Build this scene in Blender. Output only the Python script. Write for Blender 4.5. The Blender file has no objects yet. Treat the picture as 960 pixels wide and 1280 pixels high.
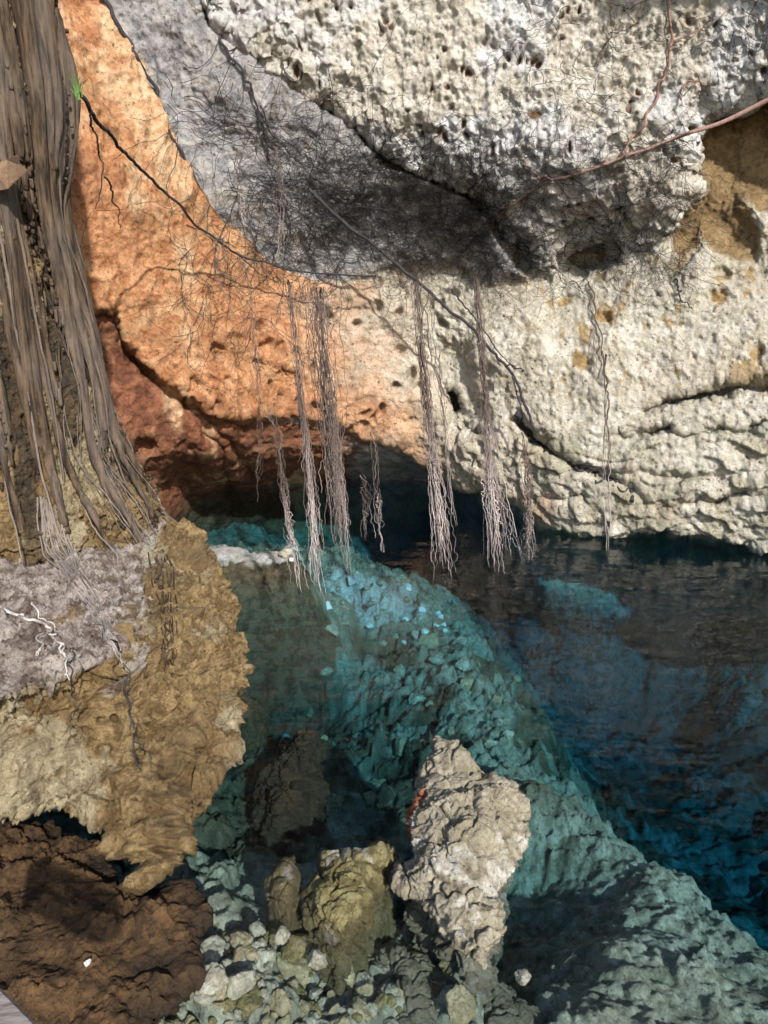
import bpy, bmesh, math, random, time
import numpy as np
from mathutils import Vector, Matrix

T0 = time.time()
rng = np.random.default_rng(11)
random.seed(5)
scene = bpy.context.scene
COL = scene.collection
F32 = np.float32

# ------------------------------------------------------------------ camera model (metres; water level is z = 0)
H = 3.0
PITCH = math.radians(15.0)
FPX = 853.0
SP, CP = math.sin(PITCH), math.cos(PITCH)


def pos(x, y, d):
    """World point at forward distance d seen in direction (x, y) of the photograph."""
    cx = (np.asarray(x, float) - 480.0) / FPX
    cy = (640.0 - np.asarray(y, float)) / FPX
    d = np.asarray(d, float)
    return np.stack(np.broadcast_arrays(cx * d, d * (CP + cy * SP), H + d * (-SP + cy * CP)), -1)


def pz(x, y, z):
    """World point of height z seen in direction (x, y)."""
    cy = (640.0 - np.asarray(y, float)) / FPX
    d = (np.asarray(z, float) - H) / (-SP + cy * CP)
    return pos(x, y, d)


# ------------------------------------------------------------------ noise
_r = np.random.default_rng(77)
PERM = np.concatenate([_r.permutation(256)] * 3).astype(np.int32)
GRAD = _r.normal(size=(256, 3)).astype(F32)
GRAD /= np.linalg.norm(GRAD, axis=1)[:, None]
CELL = _r.random((256, 3)).astype(F32)


def perlin(P):
    P = np.asarray(P, F32)
    I = np.floor(P).astype(np.int32)
    f = P - I
    I &= 255
    u = f * f * f * (f * (f * 6 - 15) + 10)
    out = 0
    for a in (0, 1):
        wa = u[:, 0] if a else 1 - u[:, 0]
        pa = PERM[I[:, 0] + a]
        for b in (0, 1):
            wb = u[:, 1] if b else 1 - u[:, 1]
            pb = PERM[pa + I[:, 1] + b]
            for c in (0, 1):
                wc = u[:, 2] if c else 1 - u[:, 2]
                g = GRAD[PERM[pb + I[:, 2] + c]]
                out = out + wa * wb * wc * (g[:, 0] * (f[:, 0] - a) + g[:, 1] * (f[:, 1] - b) + g[:, 2] * (f[:, 2] - c))
    return out * 1.5


def fbm(P, s, octv=4, gain=0.5, seed=0.0):
    P = np.asarray(P, F32) * s + F32(seed * 17.31)
    o = 0
    a = 1.0
    for k in range(octv):
        o = o + a * perlin(P)
        P = P * 2.03 + 5.7
        a *= gain
    return o


def ridged(P, s, octv=4, gain=0.5, seed=0.0):
    P = np.asarray(P, F32) * s + F32(seed * 13.7)
    o = 0
    a = 1.0
    for k in range(octv):
        o = o + a * (1 - 2 * np.abs(perlin(P)))
        P = P * 2.07 + 3.1
        a *= gain
    return o


def worley(P, s, seed=0.0):
    """F1, F2 and a random value per cell."""
    P = np.asarray(P, F32) * s + F32(seed * 9.17)
    I = np.floor(P).astype(np.int32)
    f = P - I
    f1 = np.full(len(P), 9, F32)
    f2 = np.full(len(P), 9, F32)
    cid = np.zeros(len(P), F32)
    for a in (-1, 0, 1):
        pa = PERM[(I[:, 0] + a) & 255]
        for b in (-1, 0, 1):
            pb = PERM[pa + ((I[:, 1] + b) & 255)]
            for c in (-1, 0, 1):
                h = PERM[pb + ((I[:, 2] + c) & 255)]
                q = CELL[h]
                dx = q[:, 0] + a - f[:, 0]
                dy = q[:, 1] + b - f[:, 1]
                dz = q[:, 2] + c - f[:, 2]
                d = dx * dx + dy * dy + dz * dz
                nb = d < f1
                f2 = np.where(nb, f1, np.minimum(f2, d))
                cid = np.where(nb, h, cid)
                f1 = np.where(nb, d, f1)
    return np.sqrt(f1), np.sqrt(f2), cid / 255.0


def sstep(a, b, x):
    t = np.clip((x - a) / (b - a), 0, 1)
    return t * t * (3 - 2 * t)


def poly_sd(X, Y, poly):
    """Signed distance to a closed polygon, positive inside."""
    poly = np.asarray(poly, float)
    best = np.full(X.shape, 1e9)
    ins = np.zeros(X.shape, bool)
    n = len(poly)
    for i in range(n):
        x0, y0 = poly[i]
        x1, y1 = poly[(i + 1) % n]
        ex, ey = x1 - x0, y1 - y0
        t = np.clip(((X - x0) * ex + (Y - y0) * ey) / (ex * ex + ey * ey + 1e-9), 0, 1)
        best = np.minimum(best, (X - x0 - t * ex) ** 2 + (Y - y0 - t * ey) ** 2)
        c = (y0 > Y) != (y1 > Y)
        ins ^= c & (X < ex * (Y - y0) / (ey if abs(ey) > 1e-9 else 1e-9) + x0)
    return np.where(ins, 1, -1) * np.sqrt(best)


def line_d(X, Y, pts):
    pts = np.asarray(pts, float)
    best = np.full(X.shape, 1e9)
    for i in range(len(pts) - 1):
        x0, y0 = pts[i]
        ex, ey = pts[i + 1] - pts[i]
        t = np.clip(((X - x0) * ex + (Y - y0) * ey) / (ex * ex + ey * ey + 1e-9), 0, 1)
        best = np.minimum(best, (X - x0 - t * ex) ** 2 + (Y - y0 - t * ey) ** 2)
    return np.sqrt(best)


def tps(ctrl, scale=300.0, lam=1e-3):
    """Thin plate spline through rows (u, v, value)."""
    c = np.asarray(ctrl, float)
    p = c[:, :2] / scale
    n = len(p)

    def U(r2):
        return np.where(r2 > 1e-12, r2 * np.log(r2 + 1e-12), 0)
    K = U(((p[:, None] - p[None]) ** 2).sum(-1)) + lam * np.eye(n)
    Q = np.hstack([np.ones((n, 1)), p])
    A = np.block([[K, Q], [Q.T, np.zeros((3, 3))]])
    w = np.linalg.solve(A, np.concatenate([c[:, 2], np.zeros(3)]))

    def f(x, y):
        x = np.asarray(x, float) / scale
        y = np.asarray(y, float) / scale
        o = w[n] + w[n + 1] * x + w[n + 2] * y
        for i in range(n):
            o = o + w[i] * U((x - p[i, 0]) ** 2 + (y - p[i, 1]) ** 2)
        return o
    return f


# ------------------------------------------------------------------ mesh helpers
def new_mesh(name, verts, quads=None, polys=None, smooth=True):
    me = bpy.data.meshes.new(name)
    verts = np.asarray(verts, F32)
    if quads is not None:
        quads = np.asarray(quads, np.int32)
        me.vertices.add(len(verts))
        me.vertices.foreach_set("co", verts.ravel())
        me.loops.add(quads.size)
        me.loops.foreach_set("vertex_index", quads.ravel())
        me.polygons.add(len(quads))
        me.polygons.foreach_set("loop_start", np.arange(0, quads.size, quads.shape[1], dtype=np.int32))
        me.update(calc_edges=True)
    else:
        me.from_pydata([tuple(v) for v in verts.tolist()], [], polys)
    me.polygons.foreach_set("use_smooth", np.full(len(me.polygons), smooth))
    me.update()
    return me


def grid_quads(nu, nv):
    i = np.arange(nu * nv).reshape(nv, nu)
    return np.stack([i[:-1, :-1], i[1:, :-1], i[1:, 1:], i[:-1, 1:]], -1).reshape(-1, 4)


def attr(me, name, vals):
    a = me.attributes.new(name, "FLOAT", "POINT")
    a.data.foreach_set("value", np.asarray(vals, F32).ravel())


def link(name, me, mat=None, parent=None, label=None, cat=None, group=None, kind=None):
    o = bpy.data.objects.new(name, me)
    COL.objects.link(o)
    if mat is not None and me is not None:
        me.materials.clear()
        me.materials.append(mat)
    if parent is not None:
        o.parent = parent
    tag(o, label, cat, group, kind)
    return o


def tag(o, label=None, cat=None, group=None, kind=None):
    if label:
        o["label"] = label
    if cat:
        o["category"] = cat
    if group:
        o["group"] = group
    if kind:
        o["kind"] = kind
    return o


def co_of(me):
    a = np.empty(len(me.vertices) * 3, F32)
    me.vertices.foreach_get("co", a)
    return a.reshape(-1, 3)


def no_of(me):
    a = np.empty(len(me.vertices) * 3, F32)
    me.vertices.foreach_get("normal", a)
    return a.reshape(-1, 3)


def set_co(me, c):
    me.vertices.foreach_set("co", np.asarray(c, F32).ravel())
    me.update()


def remesh(me, voxel, smooth_iter=0):
    """Fuse a mesh into one closed skin of even faces."""
    o = bpy.data.objects.new("fuse", me)
    COL.objects.link(o)
    m = o.modifiers.new("r", "REMESH")
    m.mode = "VOXEL"
    m.voxel_size = voxel
    if smooth_iter:
        s = o.modifiers.new("s", "SMOOTH")
        s.factor = 0.5
        s.iterations = smooth_iter
    dg = bpy.context.evaluated_depsgraph_get()
    ev = o.evaluated_get(dg)
    out = bpy.data.meshes.new_from_object(ev)
    bpy.data.objects.remove(o)
    bpy.data.meshes.remove(me)
    out.polygons.foreach_set("use_smooth", np.ones(len(out.polygons), bool))
    out.update()
    return out


class Tubes:
    """Collects round tapering strands."""

    def __init__(self):
        self.v, self.q, self.n, self.pale = [], [], 0, []

    def add(self, pts, rad, sides=5, pale=None):
        pts = np.asarray(pts, float)
        k = len(pts)
        rad = np.broadcast_to(np.asarray(rad, float), (k,))
        t = np.gradient(pts, axis=0)
        t /= np.linalg.norm(t, axis=1)[:, None] + 1e-9
        ref = np.array([0.31, 0.83, 0.46]) if abs(t[0] @ np.array([0.31, 0.83, 0.46])) < 0.85 else np.array([0.9, -0.2, 0.1])
        a = np.cross(t, ref)
        a /= np.linalg.norm(a, axis=1)[:, None] + 1e-9
        b = np.cross(t, a)
        th = np.arange(sides) / sides * 2 * math.pi
        ring = pts[:, None] + rad[:, None, None] * (a[:, None] * np.cos(th)[None, :, None] + b[:, None] * np.sin(th)[None, :, None])
        self.v.append(ring.reshape(-1, 3))
        i = np.arange(k * sides).reshape(k, sides) + self.n
        j = np.roll(i, -1, axis=1)
        self.q.append(np.stack([i[:-1], j[:-1], j[1:], i[1:]], -1).reshape(-1, 4))
        # end caps (fans as degenerate quads kept small)
        for row in (i[0], i[-1]):
            c = row if sides == 4 else None
            if c is not None:
                self.q.append(c[None])
        if pale is None:
            pale = np.zeros(k)
        self.pale.append(np.repeat(np.broadcast_to(np.asarray(pale, float), (k,)), sides))
        self.n += k * sides

    def mesh(self, name):
        me = new_mesh(name, np.concatenate(self.v), quads=np.concatenate(self.q))
        attr(me, "pale", np.concatenate(self.pale))
        return me


def smooth_path(pts, n):
    """Catmull-Rom through the points, n samples."""
    p = np.asarray(pts, float)
    p = np.vstack([2 * p[0] - p[1], p, 2 * p[-1] - p[-2]])
    m = len(p) - 3
    t = np.linspace(0, m - 1e-6, n)
    i = t.astype(int)
    f = (t - i)[:, None]
    a, b, c, d = p[i], p[i + 1], p[i + 2], p[i + 3]
    return 0.5 * (2 * b + (c - a) * f + (2 * a - 5 * b + 4 * c - d) * f ** 2 + (3 * b - a - 3 * c + d) * f ** 3)


def wig(n, amp, smooth=4):
    w = rng.normal(size=(n + 20, 3))
    k = np.ones(smooth) / smooth
    w = np.stack([np.convolve(w[:, j], k, "same") for j in range(3)], 1)[10:10 + n]
    return w * amp * math.sqrt(smooth)


# ------------------------------------------------------------------ materials
class NB:
    def __init__(self, name):
        self.m = bpy.data.materials.new(name)
        self.m.use_nodes = True
        self.t = self.m.node_tree
        self.t.nodes.clear()
        self.out = self.n("ShaderNodeOutputMaterial")

    def n(self, typ, **kw):
        nd = self.t.nodes.new(typ)
        for k, v in kw.items():
            setattr(nd, k, v)
        return nd

    def l(self, a, b):
        self.t.links.new(a, b)

    def setin(self, nd, **kw):
        for k, v in kw.items():
            nd.inputs[k.replace("_", " ")].default_value = v
        return nd

    def coords(self, stretch=None):
        tc = self.n("ShaderNodeTexCoord").outputs["Object"]
        if stretch:
            mp = self.n("ShaderNodeMapping")
            mp.inputs["Scale"].default_value = stretch
            self.l(tc, mp.inputs["Vector"])
            return mp.outputs[0]
        return tc

    def noise(self, vec, scale, detail=6.0, rough=0.55, dist=0.0):
        nd = self.n("ShaderNodeTexNoise")
        self.setin(nd, Scale=scale, Detail=detail, Roughness=rough, Distortion=dist)
        self.l(vec, nd.inputs["Vector"])
        return nd.outputs["Fac"]

    def voro(self, vec, scale, feature="F1", rand=1.0):
        nd = self.n("ShaderNodeTexVoronoi", feature=feature)
        nd.inputs["Scale"].default_value = scale
        nd.inputs["Randomness"].default_value = rand
        self.l(vec, nd.inputs["Vector"])
        return nd.outputs["Distance"]

    def ramp(self, fac, lo, hi, a=0.0, b=1.0):
        nd = self.n("ShaderNodeMapRange", interpolation_type="SMOOTHSTEP")
        nd.inputs["From Min"].default_value = lo
        nd.inputs["From Max"].default_value = hi
        nd.inputs["To Min"].default_value = a
        nd.inputs["To Max"].default_value = b
        self.l(fac, nd.inputs["Value"])
        return nd.outputs["Result"]

    def math(self, op, a, b):
        nd = self.n("ShaderNodeMath", operation=op)
        for k, s in enumerate((a, b)):
            if isinstance(s, (int, float)):
                nd.inputs[k].default_value = s
            else:
                self.l(s, nd.inputs[k])
        return nd.outputs[0]

    def attr(self, name):
        return self.n("ShaderNodeAttribute", attribute_name=name).outputs["Fac"]

    def mix(self, fac, a, b):
        nd = self.n("ShaderNodeMix", data_type="RGBA")
        for s, sock in ((fac, nd.inputs[0]), (a, nd.inputs[6]), (b, nd.inputs[7])):
            if isinstance(s, (int, float)):
                sock.default_value = s
            elif isinstance(s, tuple):
                sock.default_value = (*s, 1)
            else:
                self.l(s, sock)
        return nd.outputs[2]

    def bump(self, h, strength, dist, prev=None):
        nd = self.n("ShaderNodeBump")
        nd.inputs["Strength"].default_value = strength
        nd.inputs["Distance"].default_value = dist
        self.l(h, nd.inputs["Height"])
        if prev is not None:
            self.l(prev, nd.inputs["Normal"])
        return nd.outputs[0]

    def done(self, color, rough=0.9, normal=None, spec=0.25):
        b = self.n("ShaderNodeBsdfPrincipled")
        if isinstance(color, tuple):
            b.inputs["Base Color"].default_value = (*color, 1)
        else:
            self.l(color, b.inputs["Base Color"])
        if isinstance(rough, (int, float)):
            b.inputs["Roughness"].default_value = rough
        else:
            self.l(rough, b.inputs["Roughness"])
        b.inputs["Specular IOR Level"].default_value = spec
        if normal is not None:
            self.l(normal, b.inputs["Normal"])
        self.l(b.outputs[0], self.out.inputs["Surface"])
        return self.m


def rock_mat(name, a, b, spot, speck, layers=(), sc=1.0, bump=1.0, spot_amt=0.6, speck_amt=0.6, stretch=None, var=0.55, streak=None, wet=False, bd=1.0):
    """Weathered limestone: two base tones, stain blotches and dark specks; layers are (attribute, colour, colour2)."""
    k = NB(name)
    v = k.coords(stretch)
    big = k.noise(v, 0.9 * sc, 5, 0.6)
    mid = k.noise(v, 4.5 * sc, 9, 0.7, 0.5)
    fin = k.ramp(k.noise(v, 17.0 * sc, 10, 0.78, 0.3), 0.34, 0.66)
    mic = k.ramp(k.noise(v, 60.0 * sc, 7, 0.75), 0.34, 0.66)
    col = k.mix(k.ramp(mid, 0.38, 0.60), a, b)
    for at, c1, c2 in layers:
        c = k.mix(k.ramp(mid, 0.38, 0.60), c1, c2)
        edge = k.math("ADD", k.attr(at), k.math("MULTIPLY", k.math("SUBTRACT", mid, 0.5), 0.9))
        col = k.mix(k.ramp(edge, 0.02, 1.0) if at in ("orange", "peach", "cool", "lobe") else k.ramp(edge, 0.25, 0.75), col, c)
    blot = k.math("MULTIPLY", k.ramp(big, 0.47, 0.66), k.ramp(mid, 0.42, 0.58))
    col = k.mix(k.math("MULTIPLY", blot, spot_amt), col, spot)
    sp = k.ramp(k.noise(v, 24.0 * sc, 8, 0.72), 0.55, 0.64)
    sp = k.math("MULTIPLY", sp, k.ramp(k.noise(v, 2.2 * sc, 6, 0.65), 0.40, 0.58))
    sp = k.math("MAXIMUM", sp, k.math("MULTIPLY", k.ramp(k.noise(v, 75.0 * sc, 4, 0.7), 0.58, 0.68), 0.6))
    col = k.mix(k.math("MULTIPLY", sp, speck_amt), col, speck)
    if streak:
        st = k.ramp(k.noise(k.coords((7.0, 7.0, 0.55)), 1.0, 7, 0.65, 0.8), 0.50, 0.66)
        st = k.math("MULTIPLY", st, k.ramp(k.noise(v, 1.3 * sc, 4, 0.6), 0.42, 0.60))
        col = k.mix(k.math("MULTIPLY", st, 0.6), col, streak)
    if wet:
        sep = k.n("ShaderNodeSeparateXYZ")
        k.l(k.n("ShaderNodeNewGeometry").outputs["Position"], sep.inputs[0])
        wz = k.math("ADD", sep.outputs[2], k.math("MULTIPLY", k.math("SUBTRACT", mid, 0.5), 0.16))
        col = k.mix(k.ramp(wz, 0.02, 0.10, 0.62, 0.0), col, speck)
    pore = k.math("MULTIPLY", k.ramp(k.voro(v, 9.0 * sc), 0.20, 0.08), k.ramp(k.noise(v, 3.1 * sc, 5, 0.65), 0.46, 0.58))
    pore = k.math("MAXIMUM", pore, k.math("MULTIPLY", k.ramp(k.voro(v, 21.0 * sc), 0.22, 0.10), k.ramp(k.noise(v, 5.3 * sc, 5, 0.65), 0.48, 0.58)))
    col = k.mix(k.math("MULTIPLY", pore, 0.75), col, speck)  # dark pores: dirt plus the shade of each cavity, put into the colour
    # crusty grain of the stone itself
    hs = k.n("ShaderNodeHueSaturation")
    k.l(k.math("ADD", 1.0 - var * 0.5, k.math("MULTIPLY", k.math("MULTIPLY", k.math("ADD", fin, mic), 0.5), var)), hs.inputs["Value"])
    k.l(col, hs.inputs["Color"])
    col = hs.outputs[0]
    pit = k.ramp(k.voro(v, 13.0 * sc), 0.05, 0.38)
    n0 = k.bump(k.ramp(mid, 0.3, 0.7), 0.55 * bump, 0.07 * bd / sc)
    n1 = k.bump(fin, 0.7 * bump, 0.028 * bd / sc, n0)
    n1 = k.bump(k.math("SUBTRACT", 1.0, pore), 0.8 * bump, 0.03 * bd / sc, n1)
    n1 = k.bump(pit, 0.35 * bump, 0.02 * bd / sc, n1)
    n2 = k.bump(mic, 0.6 * bump, 0.009 * bd / sc, n1)
    return k.done(col, 0.92, n2, 0.2)


M_WALL = rock_mat("pale_cave_limestone", (0.46, 0.42, 0.32), (0.66, 0.63, 0.55), (0.34, 0.25, 0.13), (0.10, 0.07, 0.05),
                  layers=(("orange", (0.40, 0.165, 0.07), (0.64, 0.34, 0.17)),
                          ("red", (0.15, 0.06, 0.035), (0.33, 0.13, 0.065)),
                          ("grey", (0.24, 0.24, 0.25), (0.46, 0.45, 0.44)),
                          ("peach", (0.62, 0.36, 0.19), (0.80, 0.55, 0.34)),
                          ("brown", (0.17, 0.115, 0.055), (0.31, 0.21, 0.10)),
                          ("moss", (0.36, 0.34, 0.25), (0.56, 0.54, 0.45)),
                          ("stain", (0.30, 0.19, 0.08), (0.46, 0.33, 0.16)),
                          ("lobe", (0.52, 0.475, 0.39), (0.72, 0.68, 0.60)), ("cool", (0.60, 0.60, 0.59), (0.78, 0.785, 0.79)),
                          ("pit", (0.09, 0.055, 0.035), (0.22, 0.13, 0.07))),
                  sc=0.8, spot_amt=0.5, speck_amt=0.85, streak=(0.20, 0.145, 0.085))
M_LEDGE = rock_mat("ochre_ledge_limestone", (0.16, 0.10, 0.042), (0.37, 0.26, 0.125), (0.12, 0.075, 0.035), (0.05, 0.036, 0.025),
                   layers=(("tan", (0.30, 0.235, 0.14), (0.50, 0.42, 0.27)), ("soot", (0.045, 0.036, 0.03), (0.12, 0.085, 0.05)), ("dust", (0.13, 0.09, 0.07), (0.50, 0.43, 0.38)), ("rim", (0.38, 0.33, 0.27), (0.55, 0.51, 0.44))), sc=1.8, bump=1.3, speck_amt=0.8, streak=(0.09, 0.065, 0.04), wet=True)
M_LOW = rock_mat("brown_low_limestone", (0.06, 0.036, 0.018), (0.17, 0.095, 0.042), (0.05, 0.036, 0.02), (0.025, 0.02, 0.016), sc=1.7, bump=1.2, speck_amt=0.8, wet=True)  # albedo darkened in place of the shade under the ledge
M_BED = rock_mat("pool_bed_limestone", (0.19, 0.19, 0.135), (0.42, 0.42, 0.335), (0.16, 0.15, 0.09), (0.08, 0.075, 0.05),
                 layers=(("chalk", (0.55, 0.52, 0.48), (0.72, 0.70, 0.67)), ("brown", (0.055, 0.048, 0.03), (0.15, 0.125, 0.08))), sc=1.7, bump=1.1)
M_ROCK = rock_mat("grey_beige_boulder", (0.22, 0.19, 0.13), (0.40, 0.36, 0.27), (0.17, 0.135, 0.075), (0.07, 0.055, 0.035),
                  layers=(("rust", (0.20, 0.07, 0.035), (0.34, 0.14, 0.07)), ("lime", (0.46, 0.44, 0.37), (0.58, 0.56, 0.50))), sc=3.0, bump=1.0, spot_amt=0.45, speck_amt=0.7, wet=True)
M_OLIVE = rock_mat("olive_boulder", (0.14, 0.115, 0.045), (0.28, 0.245, 0.12), (0.10, 0.08, 0.035), (0.05, 0.042, 0.025),
                   layers=(("lime", (0.40, 0.38, 0.30), (0.52, 0.50, 0.44)),), sc=3.0, bump=1.2, speck_amt=0.8, wet=True)
M_PALE = rock_mat("pale_stone", (0.22, 0.20, 0.14), (0.42, 0.40, 0.32), (0.24, 0.20, 0.12), (0.10, 0.09, 0.06), sc=0.3, bd=0.045)
M_TAN = rock_mat("tan_stone", (0.22, 0.175, 0.095), (0.36, 0.31, 0.20), (0.15, 0.115, 0.06), (0.07, 0.06, 0.04), sc=0.3, bd=0.045)
M_CHALK = rock_mat("chalk_stone", (0.68, 0.68, 0.66), (0.80, 0.80, 0.79), (0.58, 0.58, 0.56), (0.45, 0.45, 0.43), sc=0.3, bd=0.045, var=0.25)


def bark_mat(name, a, b, pale, stretch=(14, 14, 1.6)):
    k = NB(name)
    v = k.coords(stretch)
    n = k.noise(v, 2.0, 8, 0.65)
    v2 = k.coords()
    n2 = k.noise(v2, 30, 6, 0.7)
    col = k.mix(k.ramp(n, 0.35, 0.65), a, b)
    col = k.mix(k.attr("pale"), col, k.mix(k.ramp(n2, 0.35, 0.65), pale, tuple(c * 0.75 for c in pale)))
    nn = k.bump(n, 0.7, 0.03)
    nn = k.bump(n2, 0.4, 0.008, nn)
    return k.done(col, 0.85, nn, 0.2)


M_BARK = bark_mat("fig_bark", (0.016, 0.011, 0.008), (0.092, 0.062, 0.038), (0.40, 0.35, 0.32))
M_ROOT = bark_mat("aerial_root", (0.06, 0.042, 0.036), (0.12, 0.085, 0.07), (0.60, 0.52, 0.50))
M_RED = bark_mat("red_root", (0.17, 0.095, 0.075), (0.26, 0.16, 0.13), (0.40, 0.33, 0.30))
M_DARK = bark_mat("black_root", (0.018, 0.017, 0.019), (0.045, 0.042, 0.045), (0.30, 0.26, 0.25))
M_TWIG = bark_mat("bleached_twig", (0.34, 0.30, 0.27), (0.50, 0.46, 0.43), (0.5, 0.46, 0.43))

# ------------------------------------------------------------------ cave walls and ceiling
LOBE = [(236, -20), (262, 18), (300, 60), (345, 95), (400, 122), (425, 155), (455, 182), (520, 212), (580, 243), (612, 272), (640, 315), (685, 352),
        (705, 338), (722, 310), (768, 298), (800, 320), (838, 300), (850, 268), (885, 235), (870, 180), (900, 142),
        (960, 118), (1100, 60), (1400, -40), (1600, -1200), (-600, -1200), (-500, -500), (-60, -400), (120, -170)]
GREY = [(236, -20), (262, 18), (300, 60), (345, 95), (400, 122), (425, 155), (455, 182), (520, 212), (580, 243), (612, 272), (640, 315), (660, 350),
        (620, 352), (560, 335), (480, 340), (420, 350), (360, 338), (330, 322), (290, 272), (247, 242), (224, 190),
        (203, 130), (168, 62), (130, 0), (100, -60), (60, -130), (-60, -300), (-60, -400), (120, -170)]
POCKET = [(885, 235), (870, 180), (900, 142), (960, 118), (1100, 60), (1400, -40), (1400, 120), (1200, 180), (1100, 250), (960, 268), (928, 260),
          (946, 290), (948, 320), (905, 318), (872, 290), (850, 322), (838, 300), (850, 268)]
REDP = [(136, 390), (150, 425), (172, 450), (204, 488), (242, 503), (285, 512), (350, 520), (420, 532), (480, 552), (560, 590),
        (640, 624), (720, 700), (1500, 740), (1500, 1300), (-500, 1300), (-500, 390)]
LIP = [(560, 592), (640, 628), (665, 655), (690, 668), (760, 667), (828, 657), (845, 668), (900, 676), (960, 690), (1100, 715), (1500, 760), (1500, 1300), (560, 1300)]

wall_ctrl = [(100, 50, 9.0), (160, 60, 9.3), (210, 150, 9.6), (130, 300, 8.9), (200, 250, 9.3), (240, 280, 9.7), (330, 340, 10.3), (160, 450, 9.2),
             (250, 420, 9.7), (300, 490, 10.2), (380, 400, 10.5), (440, 500, 11.0), (200, 580, 9.9), (300, 600, 11.0), (400, 560, 11.3), (480, 560, 11.6),
             (560, 590, 11.8), (150, 600, 9.4), (-100, 300, 7.4), (-400, 300, 5.6), (-400, 700, 6.2), (0, 650, 8.6), (-100, -200, 8.2), (60, -200, 9.2),
             (460, 370, 10.7), (530, 420, 10.9), (520, 520, 11.3), (600, 450, 10.5), (600, 580, 11.0), (660, 400, 10.1), (660, 500, 10.2), (690, 640, 10.4),
             (800, 400, 9.6), (800, 550, 9.5), (830, 650, 9.6), (960, 350, 9.0), (960, 500, 8.9), (960, 640, 9.1), (1100, 400, 8.2), (1100, 600, 8.3),
             (1400, 400, 6.2), (1400, 700, 6.4), (720, 350, 10.0), (450, 640, 12.4), (560, 680, 12.6), (300, 660, 12.0), (100, 760, 9.4),
             (450, 800, 13.0), (800, 800, 12.0), (1100, 800, 9.5), (500, 1080, 13.0), (1000, 1080, 12.0), (0, 1080, 9.5), (850, 300, 9.2), (960, 200, 8.9), (1400, 0, 6.4), (500, 250, 10.6)]
lobe_ctrl = [(236, -20, 8.7), (300, 60, 8.85), (400, 122, 8.95), (455, 182, 9.0), (520, 212, 9.15), (580, 243, 9.3), (620, 285, 9.6), (690, 345, 9.85), (660, 290, 9.5),
             (770, 298, 9.45), (840, 295, 8.9), (880, 225, 8.6), (870, 180, 8.5), (960, 120, 8.2), (700, 200, 8.85), (600, 120, 8.75), (500, 50, 8.7),
             (700, 80, 8.5), (800, 100, 8.45), (400, -20, 8.6), (620, -50, 8.45), (850, 0, 8.15), (960, 0, 7.9), (1100, 60, 7.4), (1400, -40, 6.0),
             (500, -250, 7.9), (800, -250, 7.4), (1200, -300, 6.2), (200, -250, 7.9), (-100, -350, 7.2), (500, -600, 6.2), (0, -700, 5.8), (1100, -700, 5.2),
             (500, -1100, 5.0), (1500, -1000, 3.8), (-400, -1000, 4.8), (-400, -500, 6.0)]
grey_ctrl = [(130, 0, 9.15), (203, 130, 9.45), (224, 190, 9.6), (247, 242, 9.75), (330, 322, 10.3), (420, 348, 10.6), (560, 335, 10.4), (650, 345, 10.0),
             (262, 18, 8.95), (345, 95, 9.15), (455, 182, 9.27), (580, 243, 9.5), (200, 40, 9.1), (280, 180, 9.6), (400, 265, 9.95), (500, 290, 10.2),
             (300, 120, 9.2), (420, 200, 9.5), (0, -250, 8.4), (120, -150, 8.6)]

xs = np.concatenate([np.arange(-420, -20, 10.0), np.arange(-20, 985, 1.9), np.arange(985, 1420, 10.0)])
ys = np.concatenate([np.arange(-1050, -20, 9.0), np.arange(-20, 720, 1.9), np.arange(720, 1090, 5.0)])
GX, GY = np.meshgrid(xs, ys)
NU, NV = len(xs), len(ys)
gx, gy = GX.ravel(), GY.ravel()
Q0 = np.stack([gx, gy, np.zeros_like(gx)], 1)
w1 = fbm(Q0, 1 / 60.0, 4, 0.55) * 9
w2 = fbm(Q0, 1 / 60.0, 4, 0.55, 3) * 9
wx, wy = gx + w1, gy + w2
s_lobe, s_grey, s_pock, s_red, s_lip = (poly_sd(wx, wy, p) for p in (LOBE, GREY, POCKET, REDP, LIP))
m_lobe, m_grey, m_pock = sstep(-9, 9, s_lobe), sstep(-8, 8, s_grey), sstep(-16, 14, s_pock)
m_red = sstep(-5, 7, s_red)
m_lip = sstep(-2, 9, s_lip)
D = tps(wall_ctrl)(gx, gy)
# rolled edge of the ceiling lobe: it curls back towards its rim
D = D + m_red * (0.28 + 0.9 * sstep(0, 110, s_red) * sstep(210, 420, gx) + 1.9 * sstep(560, 618, gy) * sstep(150, 250, gx) * sstep(660, 560, gx))
D = D * (1 - m_grey) + m_grey * tps(grey_ctrl)(gx, gy)
lob = tps(lobe_ctrl)(gx, gy) + 0.34 * np.exp(-np.clip(s_lobe, 0, None) / 42.0)
D = D * (1 - m_lobe) + m_lobe * lob
D = D + m_pock * (0.17 + 0.18 * sstep(0, 60, s_pock))
D = np.where(m_lip > 0, D * (1 - m_lip) + m_lip * np.maximum(D, 12.3 + 0.002 * np.clip(gy - 680, 0, None) - 3.0 * sstep(960, 1400, gx)), D)
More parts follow.
